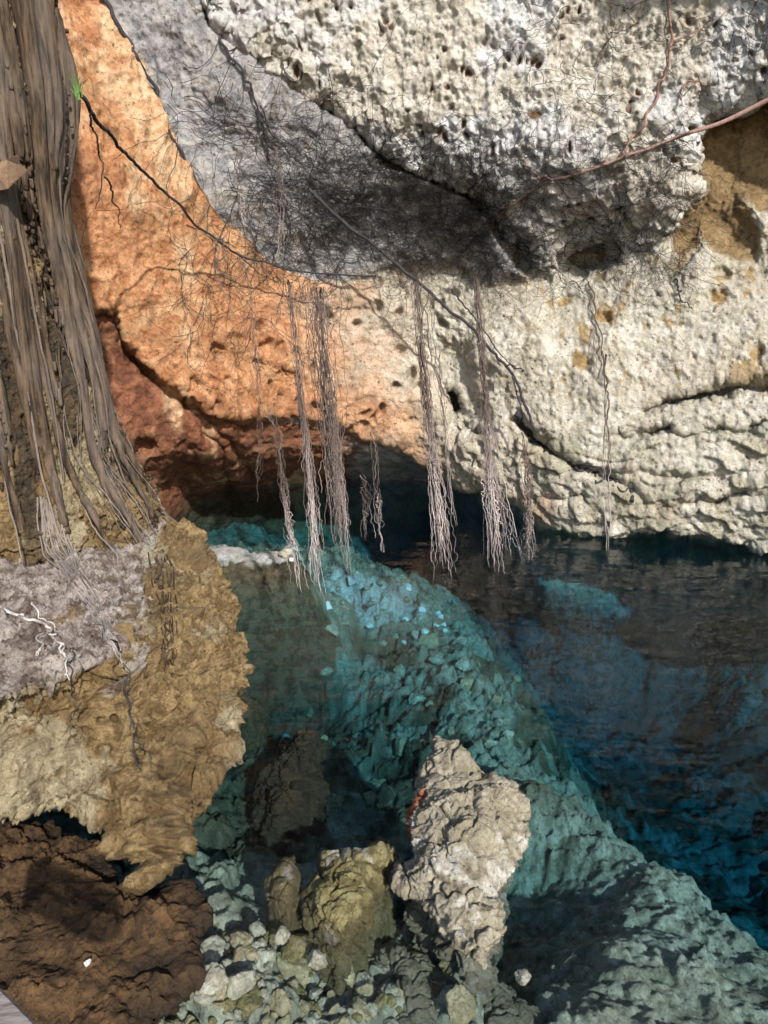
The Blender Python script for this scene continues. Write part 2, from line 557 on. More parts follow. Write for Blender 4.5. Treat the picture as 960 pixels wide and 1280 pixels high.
# holes, niches and crevices
def hole(cx, cy, rx, ry, depth, rot=0.0, p=2.0):
    c, s = math.cos(rot), math.sin(rot)
    u = ((wx - cx) * c + (wy - cy) * s) / rx
    v = (-(wx - cx) * s + (wy - cy) * c) / ry
    return depth * np.exp(-(u * u + v * v) ** p)
D = D + hole(574, 488, 26, 58, 0.30, -0.12, 2.5) + hole(569, 501, 11, 19, 1.0, 0, 4)
D = D + hole(740, 320, 30, 17, 0.7, -0.25) + hole(590, 540, 10, 5, 0.3) + hole(655, 315, 14, 22, 0.3)
D = D + hole(345, 470, 60, 18, 0.12, 0.35) + hole(180, 560, 14, 18, 0.3) + hole(232, 590, 16, 40, 0.35)
for pts, wd, dep in (([(806, 512), (838, 503), (880, 492), (920, 488), (985, 482)], 7, 0.5), ([(780, 546), (838, 537)], 7, 0.28),
                     ([(640, 520), (672, 553), (720, 580), (765, 600), (797, 622)], 6, 0.4), ([(136, 395), (150, 428), (172, 450), (204, 488), (242, 504), (285, 545), (312, 590)], 5, 0.35),
                     ([(700, 590), (760, 585), (850, 600), (960, 585)], 5, 0.14), ([(655, 625), (690, 628), (730, 622)], 5, 0.18), ([(820, 630), (900, 622), (970, 615)], 5, 0.16),
                     ([(835, 545), (900, 540), (970, 528)], 4, 0.12), ([(230, 505), (275, 560), (290, 640)], 7, 0.25)):
    D = D + dep * np.exp(-(line_d(wx, wy, pts) / wd) ** 2) * (0.55 + 0.45 * np.clip(1 + 1.5 * w1 / 9, 0, 1.6))
BASE = pos(gx, gy, D).astype(F32)
# orange runs out to pale rock towards the middle of the back wall
bx = np.interp(gy, [-100, 330, 400, 480, 560, 640], [440, 400, 405, 440, 500, 580])
a_or = sstep(200, -140, wx - bx + fbm(Q0, 1 / 60., 5, 0.65, 6) * 55) * (1 - m_grey) * (1 - m_lobe)
a_red = m_red * sstep(30, -90, gx - 520) * (1 - m_lip)  # undercut gets a dark red, its shade put into the colour
a_grey_shade = np.clip(m_grey * (1 - m_lobe) + 0.75 * sstep(14, -4, s_red) * sstep(-6, 6, s_red) * sstep(260, 330, gx) * sstep(640, 560, gx), 0, 1)  # overhang greyed: part of its shade is put into the albedo
a_grey_shade = np.maximum(a_grey_shade, 0.9 * m_red * sstep(350, 520, gx))
a_brown = np.maximum(m_pock, 0.6 * m_lip * sstep(800, 900, gy + w1 * 2))  # hollow's brown is rock tint with some of its shade painted in
up_or = sstep(300, 240, gx) * sstep(330, 230, gy) * (1 - m_grey) * (1 - m_lobe)
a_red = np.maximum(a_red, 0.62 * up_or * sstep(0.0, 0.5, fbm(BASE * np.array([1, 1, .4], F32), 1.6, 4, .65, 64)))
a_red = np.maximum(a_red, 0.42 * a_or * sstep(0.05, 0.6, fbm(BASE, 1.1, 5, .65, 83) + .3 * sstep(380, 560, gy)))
a_pale = a_or * np.clip(sstep(0.1, 0.6, fbm(BASE * np.array([1, 1, .5], F32), 0.9, 4, .6, 84) + 0.35 * sstep(320, 120, gy)), 0, 1) * 0.8  # peach, stronger towards the top, paints in the sun patch there
# surface relief
P = BASE
disp = 0.16 * fbm(P, 0.55, 3, 0.5, 1) + 0.07 * ridged(P, 1.6, 3, 0.5, 2) * (0.6 + 0.4 * m_lobe)
disp = disp + 0.035 * fbm(P, 5.0, 3, 0.6, 5)
disp = disp + up_or * 0.14 * ridged(P * np.array([1.6, 1.6, .5], F32), 1.1, 4, .55, 65)
# scalloped pits on the orange wall and the pale rock beside it
Pp = P * np.array([1, 1, 0.75], F32)
f1, f2, cid = worley(Pp + 0.10 * np.stack([fbm(P, 3, 2, .5, 9), fbm(P, 3, 2, .5, 10), fbm(P, 3, 2, .5, 11)], 1).astype(F32), 4.2, 1)
pm = np.clip(sstep(-0.25, 0.35, fbm(P, 0.8, 2, 0.5, 12)) + sstep(200, 60, np.hypot(gx - 370, (gy - 460) * 1.6)), 0, 1) * (cid > 0.30)
pit_or = sstep(0.50, 0.14, f1) * (1 - m_lobe) * (1 - m_grey) * sstep(340, 420, gy + 0.25 * gx) * sstep(560, 470, gx - 0.2 * gy)
disp = disp - 0.19 * pit_or * pm * (1 - m_red)
# wide shallow scallops with ochre floors on the right wall
g1, g2, gid = worley(P + 0.12 * np.stack([fbm(P, 2, 2, .5, 19), fbm(P, 2, 2, .5, 20), fbm(P, 2, 2, .5, 21)], 1).astype(F32), 2.5, 2)
right = sstep(600, 680, gx) * (1 - m_lobe) * (1 - m_pock)
scal = sstep(0.45, 0.2, g1) * (gid > 0.5) * right * sstep(530, 460, gy)
disp = disp - 0.06 * scal
a_stain = 0.7 * scal * sstep(0.45, 0.7, gid + 0.2 * fbm(P, 4, 2, .5, 30))
# bedding ledges low on the right wall
strat = sstep(490, 580, gy + 0.05 * (gx - 800)) * sstep(610, 690, gx)
sz = P[:, 2] / 0.27 + 1.3 * fbm(P, 0.9, 3, 0.5, 8) - 0.25 * P[:, 0]
fr = sz - np.floor(sz)
lay = np.floor(sz)
amp = np.clip(0.5 + 1.4 * fbm(np.stack([P[:, 0], P[:, 1], lay * 3.7], 1), 1.3, 2, 0.5, 4), 0, 1.4)
disp = disp + strat * amp * 0.115 * ((1 - fr) * sstep(0, 0.08, fr) - 0.4)
# rough, pecked ceiling lobe with brown sockets
h1, h2, hid = worley(P * np.array([1.0, 1.0, 0.7], F32) + 0.07 * np.stack([fbm(P, 5, 2, .5, 29), fbm(P, 5, 2, .5, 25), fbm(P, 5, 2, .5, 26)], 1).astype(F32), 7.0, 4)
pk = sstep(-0.35, 0.25, fbm(P, 1.1, 3, 0.55, 14))
sock = sstep(0.42, 0.15, h1) * (hid > 0.45) * m_lobe * pk
disp = disp - 0.09 * sock + 0.045 * m_lobe * ridged(P * np.array([1, 1, .6], F32), 6.0, 3, 0.6, 15)
a_pit = np.clip(0.85 * sock + 0.5 * pit_or * pm * (cid > 0.45), 0, 1)  # pits and sockets darkened, their inner shade put into the colour
rpit = sstep(0.4, 0.12, h1) * (hid > 0.6) * right * sstep(-0.2, 0.4, fbm(P, 1.4, 3, 0.5, 33)) * sstep(700, 800, gx)
disp = disp - 0.06 * rpit
a_pit = np.clip(a_pit + 0.6 * rpit, 0, 1)
a_cool = 0.75 * m_lobe * sstep(0.0, 0.45, fbm(P, 0.7, 3, 0.5, 40) + 0.25 * sstep(700, 480, gx) + 0.1)
disp = disp + 0.022 * ridged(P, 9.0, 3, 0.6, 41) * (1 - 0.5 * m_grey)
a_moss = np.clip(strat * sstep(-0.3, 0.3, fbm(P, 1.2, 3, .55, 42)) + 0.8 * right * sstep(0.1, 0.5, fbm(P, 0.9, 3, .55, 43)) * sstep(450, 380, gy) * 0.6, 0, 1)
a_stain = np.clip(a_stain + right * 0.62 * sstep(0.05, 0.6, fbm(P * np.array([1, 1, .6], F32), 2.6, 6, .75, 44)) * sstep(560, 460, gy), 0, 1)
# normals of the base sheet
B3 = BASE.reshape(NV, NU, 3)
tu = np.gradient(B3, axis=1)
tv = np.gradient(B3, axis=0)
N = np.cross(tv, tu)
N /= np.linalg.norm(N, axis=2)[:, :, None] + 1e-9
view = np.array([0, 0, H], F32) - BASE
N = N.reshape(-1, 3)
N *= np.sign((N * view).sum(1))[:, None]
vn = view / np.linalg.norm(view, axis=1)[:, None]
N = N * 0.75 + vn * 0.25
WALL = (BASE + N * disp[:, None]).astype(F32)
W3 = WALL.reshape(NV, NU, 3)


def wall_at(x, y, off=0.03):
    """Point on the rock surface seen at (x, y), lifted off it towards the pool."""
    fx = np.interp(x, xs, np.arange(NU))
    fy = np.interp(y, ys, np.arange(NV))
    p = W3[np.round(fy).astype(int), np.round(fx).astype(int)].astype(float)
    v = np.array([0, 0, H]) - p
    return p + off * v / np.linalg.norm(v, axis=-1, keepdims=True)


quads = grid_quads(NU, NV)
qm = (m_lobe + m_grey)[quads].mean(1) > 0.5
for nm, sel in (("cave_ceiling", qm), ("cave_wall", ~qm)):
    q = quads[sel]
    used, inv = np.unique(q, return_inverse=True)
    me = new_mesh(nm, WALL[used], quads=inv.reshape(-1, 4))
    for an, av in (("orange", a_or), ("red", a_red), ("grey", a_grey_shade), ("brown", a_brown), ("stain", a_stain), ("pit", a_pit), ("cool", a_cool), ("moss", a_moss), ("lobe", 0.9 * m_lobe), ("peach", a_pale)):
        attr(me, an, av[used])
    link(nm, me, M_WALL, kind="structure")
print("walls", time.time() - T0)

# ------------------------------------------------------------------ pool bed
bed_pts = [(300, 690, -.12), (285, 720, -.12), (330, 700, -.22), (430, 690, -.75), (330, 745, -.35), (400, 740, -.7), (520, 750, -1.05), (450, 800, -1.25), (390, 850, -1.5),
           (400, 930, -1.35), (470, 985, -1.7), (330, 850, -1.5), (330, 950, -1.2), (620, 900, -1.0), (560, 830, -1.1), (600, 860, -1.0), (690, 980, -.9), (660, 1030, -.8), (715, 1020, -.75),
           (640, 960, -1.0), (800, 1110, -.7), (900, 1200, -.6), (960, 1250, -.55), (750, 1200, -.5), (650, 1250, -.55), (560, 1200, -.6), (300, 1210, -.30), (250, 1270, -.24), (450, 1240, -.42), (660, 1110, -1.2), (665, 1160, -1.2), (668, 1220, -1.0),
           (400, 1130, -.6), (300, 1080, -.75), (360, 1000, -1.2), (480, 1040, -1.4), (800, 1000, -2.1), (900, 1110, -2.0), (985, 1170, -1.9), (800, 940, -2.6), (760, 900, -2.5),
           (850, 850, -2.8), (960, 950, -2.6), (650, 760, -2.7), (680, 820, -2.4), (760, 715, -1.7), (850, 735, -1.5), (960, 765, -1.4), (640, 700, -2.8), (520, 690, -2.0), (450, 650, -2.2), (300, 650, -1.0)]
bw = np.array([(*pz(x, y, z)[:2], z) for x, y, z in bed_pts])
extra = np.array([(-5, 2, -.3), (-5, 8, -.2), (-4.5, 12, -1), (8, 2, -1.5), (8, 6, -3.2), (8, 13, -3), (0, 14.5, -3), (-1, .8, -.1), (2, .8, -.5), (6, .8, -1.5), (4, 14, -3)])
bedf = tps(np.vstack([bw, extra]), scale=2.0, lam=2e-3)
bxs = np.concatenate([np.arange(-5, -2.2, 0.06), np.arange(-2.2, 3.4, 0.0125), np.arange(3.4, 8.5, 0.045)])
bys = [0.9]
while bys[-1] < 14.8:
    bys.append(bys[-1] + max(0.010, 0.0042 * bys[-1]))
bys = np.array(bys)
BX, BY = np.meshgrid(bxs, bys)
px_, py_ = BX.ravel(), BY.ravel()
bz = bedf(px_, py_)
PB = np.stack([px_, py_, np.zeros_like(px_)], 1).astype(F32)
bw2 = 0.12 * np.stack([fbm(PB, 2.4, 3, .5, 51), fbm(PB, 2.4, 3, .5, 52), 0 * px_], 1).astype(F32)
# slab edge on the right: a clean drop into deep water
e = np.array([pz(x, y, -.85) for x, y in ((600, 780), (610, 810), (640, 870), (680, 930), (705, 985), (722, 1020), (760, 1062), (820, 1100), (890, 1150), (990, 1215), (1150, 1300), (1400, 1400))])
e = e[np.argsort(e[:, 1])]
sdr = px_ + bw2[:, 0] + 0.30 * fbm(PB, 0.9, 4, .55, 95) * sstep(3.2, 4.5, py_) - np.interp(py_ + bw2[:, 1], e[:, 1], e[:, 0])
bz = bz - 0.9 * sstep(-0.3, 1.5, sdr + 0.5 * fbm(PB, 1.6, 4, .6, 85))
bz = np.clip(bz, -3.8, -0.06)
bz = bz - 0.35 * np.exp(-((px_ - 0.72 - bw2[:, 0]) / 0.12) ** 2) * sstep(2.5, 2.7, py_) * sstep(4.0, 3.6, py_)
slab = sstep(0.06, -0.06, sdr) * sstep(0.6, 0.95, px_) * sstep(6.5, 4.5, py_)
c1, c2, cc = worley(PB + bw2, 3.2, 7)
d1, d2, dc = worley(PB + 0.5 * bw2, 8.5, 8)
blocks = (cc - 0.5) * 0.26 * sstep(0.0, 0.10, c2 - c1) + 0.10 * (0.5 - c1)
cob = 0.11 * (0.45 - d1) + 0.05 * (dc - 0.5)
rel = blocks * (1 - 0.45 * slab) + cob * (1 - 0.35 * slab) + 0.045 * ridged(PB, 6.0, 4, .55, 9) + 0.012 * fbm(PB, 30, 2, .5, 10)
# knobbly, faintly bedded slab
k1, k2, kc = worley(PB * np.array([1.0, 1.25, 1], F32) + 0.6 * bw2, 15.0, 18)
rel = rel + slab * (0.03 * (0.5 - k1) + 0.03 * (kc - 0.5) * sstep(0, .08, k2 - k1)) + (1 - slab) * 0.02 * (0.5 - k1)
rel = rel + slab * (0.04 * ridged(PB * np.array([1.0, 0.8, 1], F32), 4.2, 3, 0.6, 12) + 0.05 * fbm(PB, 1.7, 3, .5, 13))
bz = bz + rel * np.clip(0.45 + 0.5 * np.abs(bz), 0.45, 0.85) * (1 - 0.2 * slab)
bz = np.minimum(bz, -0.03)
me = new_mesh("pool_bed", np.stack([px_, py_, bz], 1), quads=grid_quads(len(bxs), len(bys))[:, ::-1])
p0 = pz(300, 700, -.15)
ch = sstep(1.0, 0.25, np.hypot((px_ - p0[0]) / 1.0, (py_ - p0[1]) / 0.9) + 0.35 * fbm(PB, 2.2, 3, .55, 60))
p2 = pz(880, 755, -1.9)
ch = np.maximum(ch, 0.9 * sstep(1.2, 0.5, np.hypot((px_ - p2[0] - .9) / 2.6, (py_ - p2[1] - .45 - .1 * (px_ - p2[0])) / 0.9) + 0.3 * fbm(PB, 1.2, 3, .5, 63)))
p3 = pz(470, 742, -.9)
ch = np.maximum(ch, 0.7 * sstep(1.2, 0.4, np.hypot((px_ - p3[0]) / 1.1, (py_ - p3[1]) / 0.8) + 0.35 * fbm(PB, 2.4, 4, .6, 89)))
attr(me, "chalk", ch)
p1 = pz(345, 900, -1.2)
br = sstep(1.3, 0.5, np.hypot((px_ - p1[0]) / .85, (py_ - p1[1]) / 1.9) + 0.3 * fbm(PB, 2.5, 3, .5, 61))
reflection_zone = poly_sd(px_ + 2 * bw2[:, 0], py_ + 2 * bw2[:, 1], [pz(x, y, -.8)[:2] for x, y in ((262, 768), (350, 752), (425, 770), (440, 850), (430, 960), (440, 1040), (330, 1075), (240, 1075), (200, 900))])
br = np.maximum(br, sstep(-.12, .18, reflection_zone) * (.7 + .3 * sstep(-.3, .2, fbm(PB, 2.0, 4, .6, 68))))  # left bed browned in place of the orange wall's reflection
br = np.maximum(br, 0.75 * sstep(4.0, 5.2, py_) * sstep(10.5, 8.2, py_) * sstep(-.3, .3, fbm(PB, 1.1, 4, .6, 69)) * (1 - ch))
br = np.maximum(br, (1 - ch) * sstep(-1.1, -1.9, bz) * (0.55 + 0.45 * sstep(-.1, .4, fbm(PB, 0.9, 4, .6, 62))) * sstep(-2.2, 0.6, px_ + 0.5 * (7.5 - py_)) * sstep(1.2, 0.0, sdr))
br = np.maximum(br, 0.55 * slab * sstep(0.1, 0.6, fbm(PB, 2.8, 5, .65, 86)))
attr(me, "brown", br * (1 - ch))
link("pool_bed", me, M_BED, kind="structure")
print("bed", time.time() - T0)


def bed_z(x, y):
    j = int(np.clip(np.searchsorted(bxs, x), 0, len(bxs) - 1))
    i = int(np.clip(np.searchsorted(bys, y), 0, len(bys) - 1))
    return float(bz[i * len(bxs) + j])


# ------------------------------------------------------------------ water
k = NB("clear_pool_water")
v = k.coords()
mp = k.n("ShaderNodeMapping")
mp.inputs["Scale"].default_value = (1.0, 1.9, 1.0)
mp.inputs["Rotation"].default_value = (0, 0, 0.12)
k.l(v, mp.inputs["Vector"])
r1 = k.noise(mp.outputs[0], 1.6, 3, 0.5, 0.3)
r2 = k.noise(mp.outputs[0], 6.5, 2, 0.5, 0.2)
nn = k.bump(r1, 0.06, 0.5)
nn = k.bump(r2, 0.035, 0.12, nn)
fr_ = k.n("ShaderNodeLayerWeight")
fr_.inputs["Blend"].default_value = 0.5
k.l(nn, fr_.inputs["Normal"])
schlick = k.math("ADD", 0.02, k.math("MULTIPLY", 0.98, k.math("POWER", fr_.outputs["Facing"], 5.0)))
tr = k.n("ShaderNodeBsdfTransparent")
gl = k.n("ShaderNodeBsdfGlossy")
gl.inputs["Roughness"].default_value = 0.015
k.l(nn, gl.inputs["Normal"])
mx = k.n("ShaderNodeMixShader")
k.l(schlick, mx.inputs[0])
k.l(tr.outputs[0], mx.inputs[1])
k.l(gl.outputs[0], mx.inputs[2])
k.l(mx.outputs[0], k.out.inputs["Surface"])
ab = k.n("ShaderNodeVolumeAbsorption")
ab.inputs["Color"].default_value = (0.20, 0.65, 0.76, 1)
ab.inputs["Density"].default_value = 0.56
k.l(ab.outputs[0], k.out.inputs["Volume"])
M_WATER = k.m
bm = bmesh.new()
bmesh.ops.create_cube(bm, size=1)
for vv in bm.verts:
    vv.co = Vector((1.75 + vv.co.x * 14.5, 7.9 + vv.co.y * 15.4, (vv.co.z - 0.5) * 5.0))
me = bpy.data.meshes.new("water")
bm.to_mesh(me)
link("water", me, M_WATER, kind="structure")

# ------------------------------------------------------------------ rock ledge with its column
CX, CY = -3.45, 5.9
sil = [(9.0, 118), (5.5, 128), (4.2, 128), (3.0, 132), (2.3, 150), (1.75, 178), (1.45, 196)]


def _rs(z, px):
    d = (CY) / (CP + ((z - H) / CY) * 0.2)
    dirx, diry = (px - 480) / FPX, 1.0
    yy = 0.966
    dx, dy = dirx, yy
    return abs(CX * dy - CY * dx) / math.hypot(dx, dy)


SILZ = np.array([s[0] for s in sil][::-1])
SILR = np.array([_rs(*s) for s in sil][::-1])
print("column radii", list(zip(SILZ, SILR.round(2))))


def col_r(z, th):
    rs = np.interp(z, SILZ, SILR)
    rf = np.interp(z, [0.8, 1.4, 2.2, 9], [1.0, 0.95, 0.92, 0.88])
    return rf + (rs - rf) * np.clip(np.cos(th - math.radians(30)), 0, 1)


def loft(sections, close=True):
    """Closed loft through rings with equal vertex counts."""
    n = len(sections[0])
    vs = np.vstack(sections)
    polys = []
    for a in range(len(sections) - 1):
        for j in range(n):
            polys.append((a * n + j, a * n + (j + 1) % n, (a + 1) * n + (j + 1) % n, (a + 1) * n + j))
    polys.append(tuple(range(n))[::-1])
    polys.append(tuple((len(sections) - 1) * n + j for j in range(n)))
    return vs, polys


def resample(pts, n):
    p = np.asarray(pts, float)
    p = np.vstack([p, p[:1]])
    s = np.concatenate([[0], np.cumsum(np.linalg.norm(np.diff(p, axis=0), axis=1))])
    t = np.linspace(0, s[-1], n, endpoint=False)
    return np.stack([np.interp(t, s, p[:, k2]) for k2 in range(p.shape[1])], 1)


def sec(pxs, z, zs=None):
    """Plan section at height z from a visible edge traced front to back, closed behind."""
    pts = [pz(x, y, z) for x, y in pxs]
    f = pts[0]
    b = pts[-1]
    vis = np.array(pts)
    sv = np.concatenate([[0], np.cumsum(np.linalg.norm(np.diff(vis, axis=0), axis=1))])
    tv_ = np.linspace(0, sv[-1], 70)
    vis = np.stack([np.interp(tv_, sv, vis[:, q]) for q in range(3)], 1)
    back = smooth_back(b, f, z)
    return np.vstack([vis, back])


def smooth_back(b, f, z):
    q = np.array([b, [-3.6, 7.4, z], [-5.4, 7.2, z], [-5.6, f[1] + 0.2, z], f])
    sq = np.concatenate([[0], np.cumsum(np.linalg.norm(np.diff(q, axis=0), axis=1))])
    tq = np.linspace(0, sq[-1], 32)[1:-1]
    return np.stack([np.interp(tq, sq, q[:, i]) for i in range(3)], 1)


ths = np.linspace(0, 2 * math.pi, 48, endpoint=False)
csec = []
for z in np.linspace(0.9, 6.3, 20):
    r = col_r(z, ths)
    csec.append(np.stack([CX + r * np.cos(ths), CY + r * np.sin(ths), np.full_like(ths, z)], 1))
cv, cp_ = loft(csec)
lsec = [
    (1.16, [(-160, 905), (0, 872), (75, 853), (130, 832), (148, 810), (165, 752), (182, 700), (200, 655), (212, 640)]),
    (1.02, [(-160, 925), (0, 892), (90, 868), (146, 850), (190, 805), (206, 755), (226, 710), (244, 684), (242, 668)]),
    (0.80, [(-160, 965), (0, 935), (100, 915), (170, 900), (235, 850), (262, 805), (266, 757), (262, 720), (255, 692)]),
    (0.55, [(-160, 1000), (0, 985), (100, 972), (180, 962), (256, 925), (280, 880), (285, 830), (282, 790), (272, 740)]),
    (0.42, [(-160, 1008), (0, 1000), (60, 1012), (130, 1016), (190, 1010), (262, 972), (290, 925), (293, 870), (284, 785)]),
    (0.34, [(-160, 1004), (0, 992), (60, 1004), (140, 1012), (185, 1008), (240, 985), (284, 930), (290, 880), (285, 800)]),
    (0.26, [(-160, 960), (0, 950), (60, 962), (135, 980), (180, 982), (225, 965), (268, 915), (280, 870), (280, 820)]),
    (0.10, [(-160, 950), (0, 950), (60, 958), (120, 962), (165, 955), (205, 945), (248, 910), (270, 875), (276, 830)]),
    (-0.6, [(-160, 930), (0, 940), (60, 950), (120, 955), (165, 955), (200, 955), (250, 940), (285, 910), (300, 860)]),
    (-1.8, [(-160, 880), (0, 900), (60, 920), (120, 950), (170, 980), (220, 1000), (290, 980), (330, 940), (330, 880)]),
]
rings = [sec(p, z) for z, p in lsec]
lv, lp = loft(rings)
off = len(cv)
# the dripping tooth under the lip
tsec = []
for t, rr in ((0, .24), (.3, .19), (.55, .13), (.8, .075), (1, .025)):
    c0 = pz(182, 925, .62) * (1 - t) + pz(186, 1085, .16) * t
    tsec.append(np.stack([c0[0] + rr * 1.1 * np.cos(ths[::2]), c0[1] + rr * .8 * np.sin(ths[::2]), np.full(24, c0[2])], 1))
tv_, tp_ = loft(tsec)
vs = np.vstack([cv, lv, tv_])
polys = cp_ + [tuple(i + off for i in p) for p in lp] + [tuple(i + off + len(lv) for i in p) for p in tp_]
me = new_mesh("ledge_base", vs, polys=polys)
me = remesh(me, 0.0095, 16)
c, nrm = co_of(me), no_of(me)
plan = poly_sd(c[:, 0] + 0.10 * fbm(c, 3.0, 3, .6, 70), c[:, 1] + 0.10 * fbm(c, 3.0, 3, .6, 69), rings[0][:, :2])
top = sstep(-0.06, 0.03, plan) * sstep(0.2, 0.6, nrm[:, 2]) * sstep(0.85, 1.0, c[:, 2]) * sstep(1.7, 1.2, c[:, 2] + 0.3 * fbm(c, 3, 2, .5, 68))
wq = 0.1 * np.stack([fbm(c, 4, 2, .5, 71), fbm(c, 4, 2, .5, 72), fbm(c, 4, 2, .5, 73)], 1).astype(F32)
f1, f2, cid = worley(c + wq, 3.6, 12)
e1, e2, eid = worley(c * np.array([1, 1, 1.3], F32) + wq, 9.0, 13)
iscol = sstep(1.25, 1.8, c[:, 2])
face = (1 - iscol) * (1 - top)
dl = -0.05 + 0.11 * fbm(c, 1.1, 3, .5, 74) + 0.07 * ridged(c, 3.0, 5, .6, 75) * (1 - 0.6 * iscol) + 0.022 * ridged(c, 13, 3, .6, 76) + 0.008 * ridged(c, 34, 2, .6, 81)
b1_, b2_, bi_ = worley(c + 0.7 * wq, 2.6, 15)
b3_, b4_, bj_ = worley(c + 0.5 * wq, 6.0, 16)
dl = dl + face * ((bi_ - .5) * .08 * sstep(0, .05, b2_ - b1_) + (bj_ - .5) * .035 * sstep(0, .06, b4_ - b3_) - .035 * sstep(.07, 0, b2_ - b1_))
dl = dl - 0.05 - 0.20 * sstep(0.4, 0.1, f1) * (cid > 0.6) * face
dl = dl - face * 0.085 * sstep(0.42, 0.15, e1) * (eid > 0.45)
dl = dl + iscol * 0.06 * fbm(c * np.array([1, 1, .15], F32), 5.0, 4, .6, 77)
tooth = sstep(0.6, 0.35, c[:, 2]) * sstep(-0.2, 0.1, c[:, 2])
dl = dl + tooth * (0.05 * ridged(c * np.array([1, 1, .85], F32), 6.5, 5, .65, 78) - 0.07 * sstep(.4, .15, worley(c + wq, 7.5, 17)[0]))
crumb1, crumb2, crid = worley(c, 17.0, 14)
dl = dl + top * (0.035 * ridged(c, 7, 4, .6, 79) + 0.05 * (0.5 - crumb1) * (crid > .35) + 0.06 * fbm(c, 2.2, 3, .5, 87) - 0.02)
set_co(me, c + nrm * dl[:, None])
attr(me, "rim", 0.75 * np.exp(-((plan + 0.02) / 0.05) ** 2) * sstep(.9, 1.05, c[:, 2]) * sstep(1.5, 1.3, c[:, 2]) * sstep(-.2, .3, fbm(c, 4, 4, .65, 66)))
attr(me, "dust", top * (0.72 + 0.28 * sstep(-0.4, 0.2, fbm(c, 3.5, 5, .65, 67))))
attr(me, "tan", 0.65 * iscol * sstep(-.3, .3, fbm(c * np.array([1, 1, .3], F32), 2.2, 4, .6, 88)) + 0.75 * face * sstep(0.1, 0.55, fbm(c, 1.3, 5, .6, 82) + 0.45 * sstep(-1.35, -1.9, c[:, 0]) * sstep(3.9, 3.3, c[:, 1])))
attr(me, "soot", np.clip(sstep(-0.05, 0.40, fbm(c * np.array([1, 1, .22], F32), 2.6, 4, .6, 80)) * (0.9 * iscol + 0.5 * (1 - iscol)) * sstep(0.4, 1.0, c[:, 2]), 0, 1))
link("rock_ledge", me, M_LEDGE, label="tall ochre rock ledge and column rising from the pool beneath the fig roots", cat="rock ledge")
print("ledge", len(c), time.time() - T0)


def trace_rock(name, outline, z_edge, z_top, ridge, mat, label, cat="rock", group=None, z_bot=-0.9, under=0.12, voxel=0.008, amp=1.0, rust=None, seed=1.0, crk=1.0):
    """A boulder from its traced outline: outline lies at z_edge, the crest line at z_top, the sides fall to the bed."""
    out = np.array([pz(x, y, z_edge if np.isscalar(z_edge) else z_edge[i]) for i, (x, y) in enumerate(outline)])
    out = resample(out, 48)
    cr = smooth_path(np.array([pz(x, y, z) for (x, y), z in zip(ridge, z_top)]), 40)
    near = np.array([cr[np.argmin(((cr - p) ** 2).sum(1))] for p in out])
    cen = out.mean(0)
    ring1 = out * 0.62 + near * 0.38
    ring1[:, 2] = out[:, 2] * 0.30 + near[:, 2] * 0.70
    ring2 = out * 0.3 + near * 0.7
    ring2[:, 2] = out[:, 2] * 0.06 + near[:, 2] * 0.94
    ring3 = near * 0.97 + cen * 0.03
    lo1 = out + (cen - out) * under
    lo1[:, 2] -= 0.10
    lo2 = out + (cen - out) * under * 0.8
    lo2[:, 2] = z_bot
    vs_, ps = loft([ring3, ring2, ring1, out, lo1, lo2])
    m = new_mesh(name, vs_, polys=ps)
    m = remesh(m, voxel, 2)
    c_, n_ = co_of(m), no_of(m)
    wq_ = 0.06 * np.stack([fbm(c_, 6, 2, .5, seed + 6), fbm(c_, 6, 2, .5, seed + 7), fbm(c_, 6, 2, .5, seed + 8)], 1).astype(F32)
    d_ = amp * (0.05 * fbm(c_, 2.4, 3, .5, seed) + 0.035 * ridged(c_, 5.0, 5, .62, seed + 1) + 0.010 * ridged(c_, 30, 3, .6, seed + 2))
    d_ = d_ * (0.45 + 0.75 * sstep(-.3, .35, fbm(c_, 3.0, 2, .5, seed + 11))) - 0.02
    g1_, g2_, gi_ = worley(c_ + wq_, 6.5, seed + 3)
    k1_, k2_, ki_ = worley(c_ + wq_, 19.0, seed + 4)
    d_ = d_ - amp * crk * (0.05 * sstep(0.12, 0.0, g2_ - g1_) - 0.03 * (gi_ - .5)) - amp * 0.018 * sstep(0.45, 0.1, k1_) * (ki_ > .4)
    set_co(m, c_ + n_ * d_[:, None])
    attr(m, "lime", sstep(.15, .6, fbm(c_, 2.2, 5, .65, seed + 9)) * .55)
    if rust is not None:
        rp = pz(*rust[0])
        attr(m, "rust", sstep(rust[1], rust[1] * 0.4, np.linalg.norm((c_ - rp) * np.array([1.6, .8, .8]), axis=1) + 0.05 * fbm(c_, 14, 3, .6, seed + 5)))
    return link(name, m, mat, label=label, cat=cat, group=group)


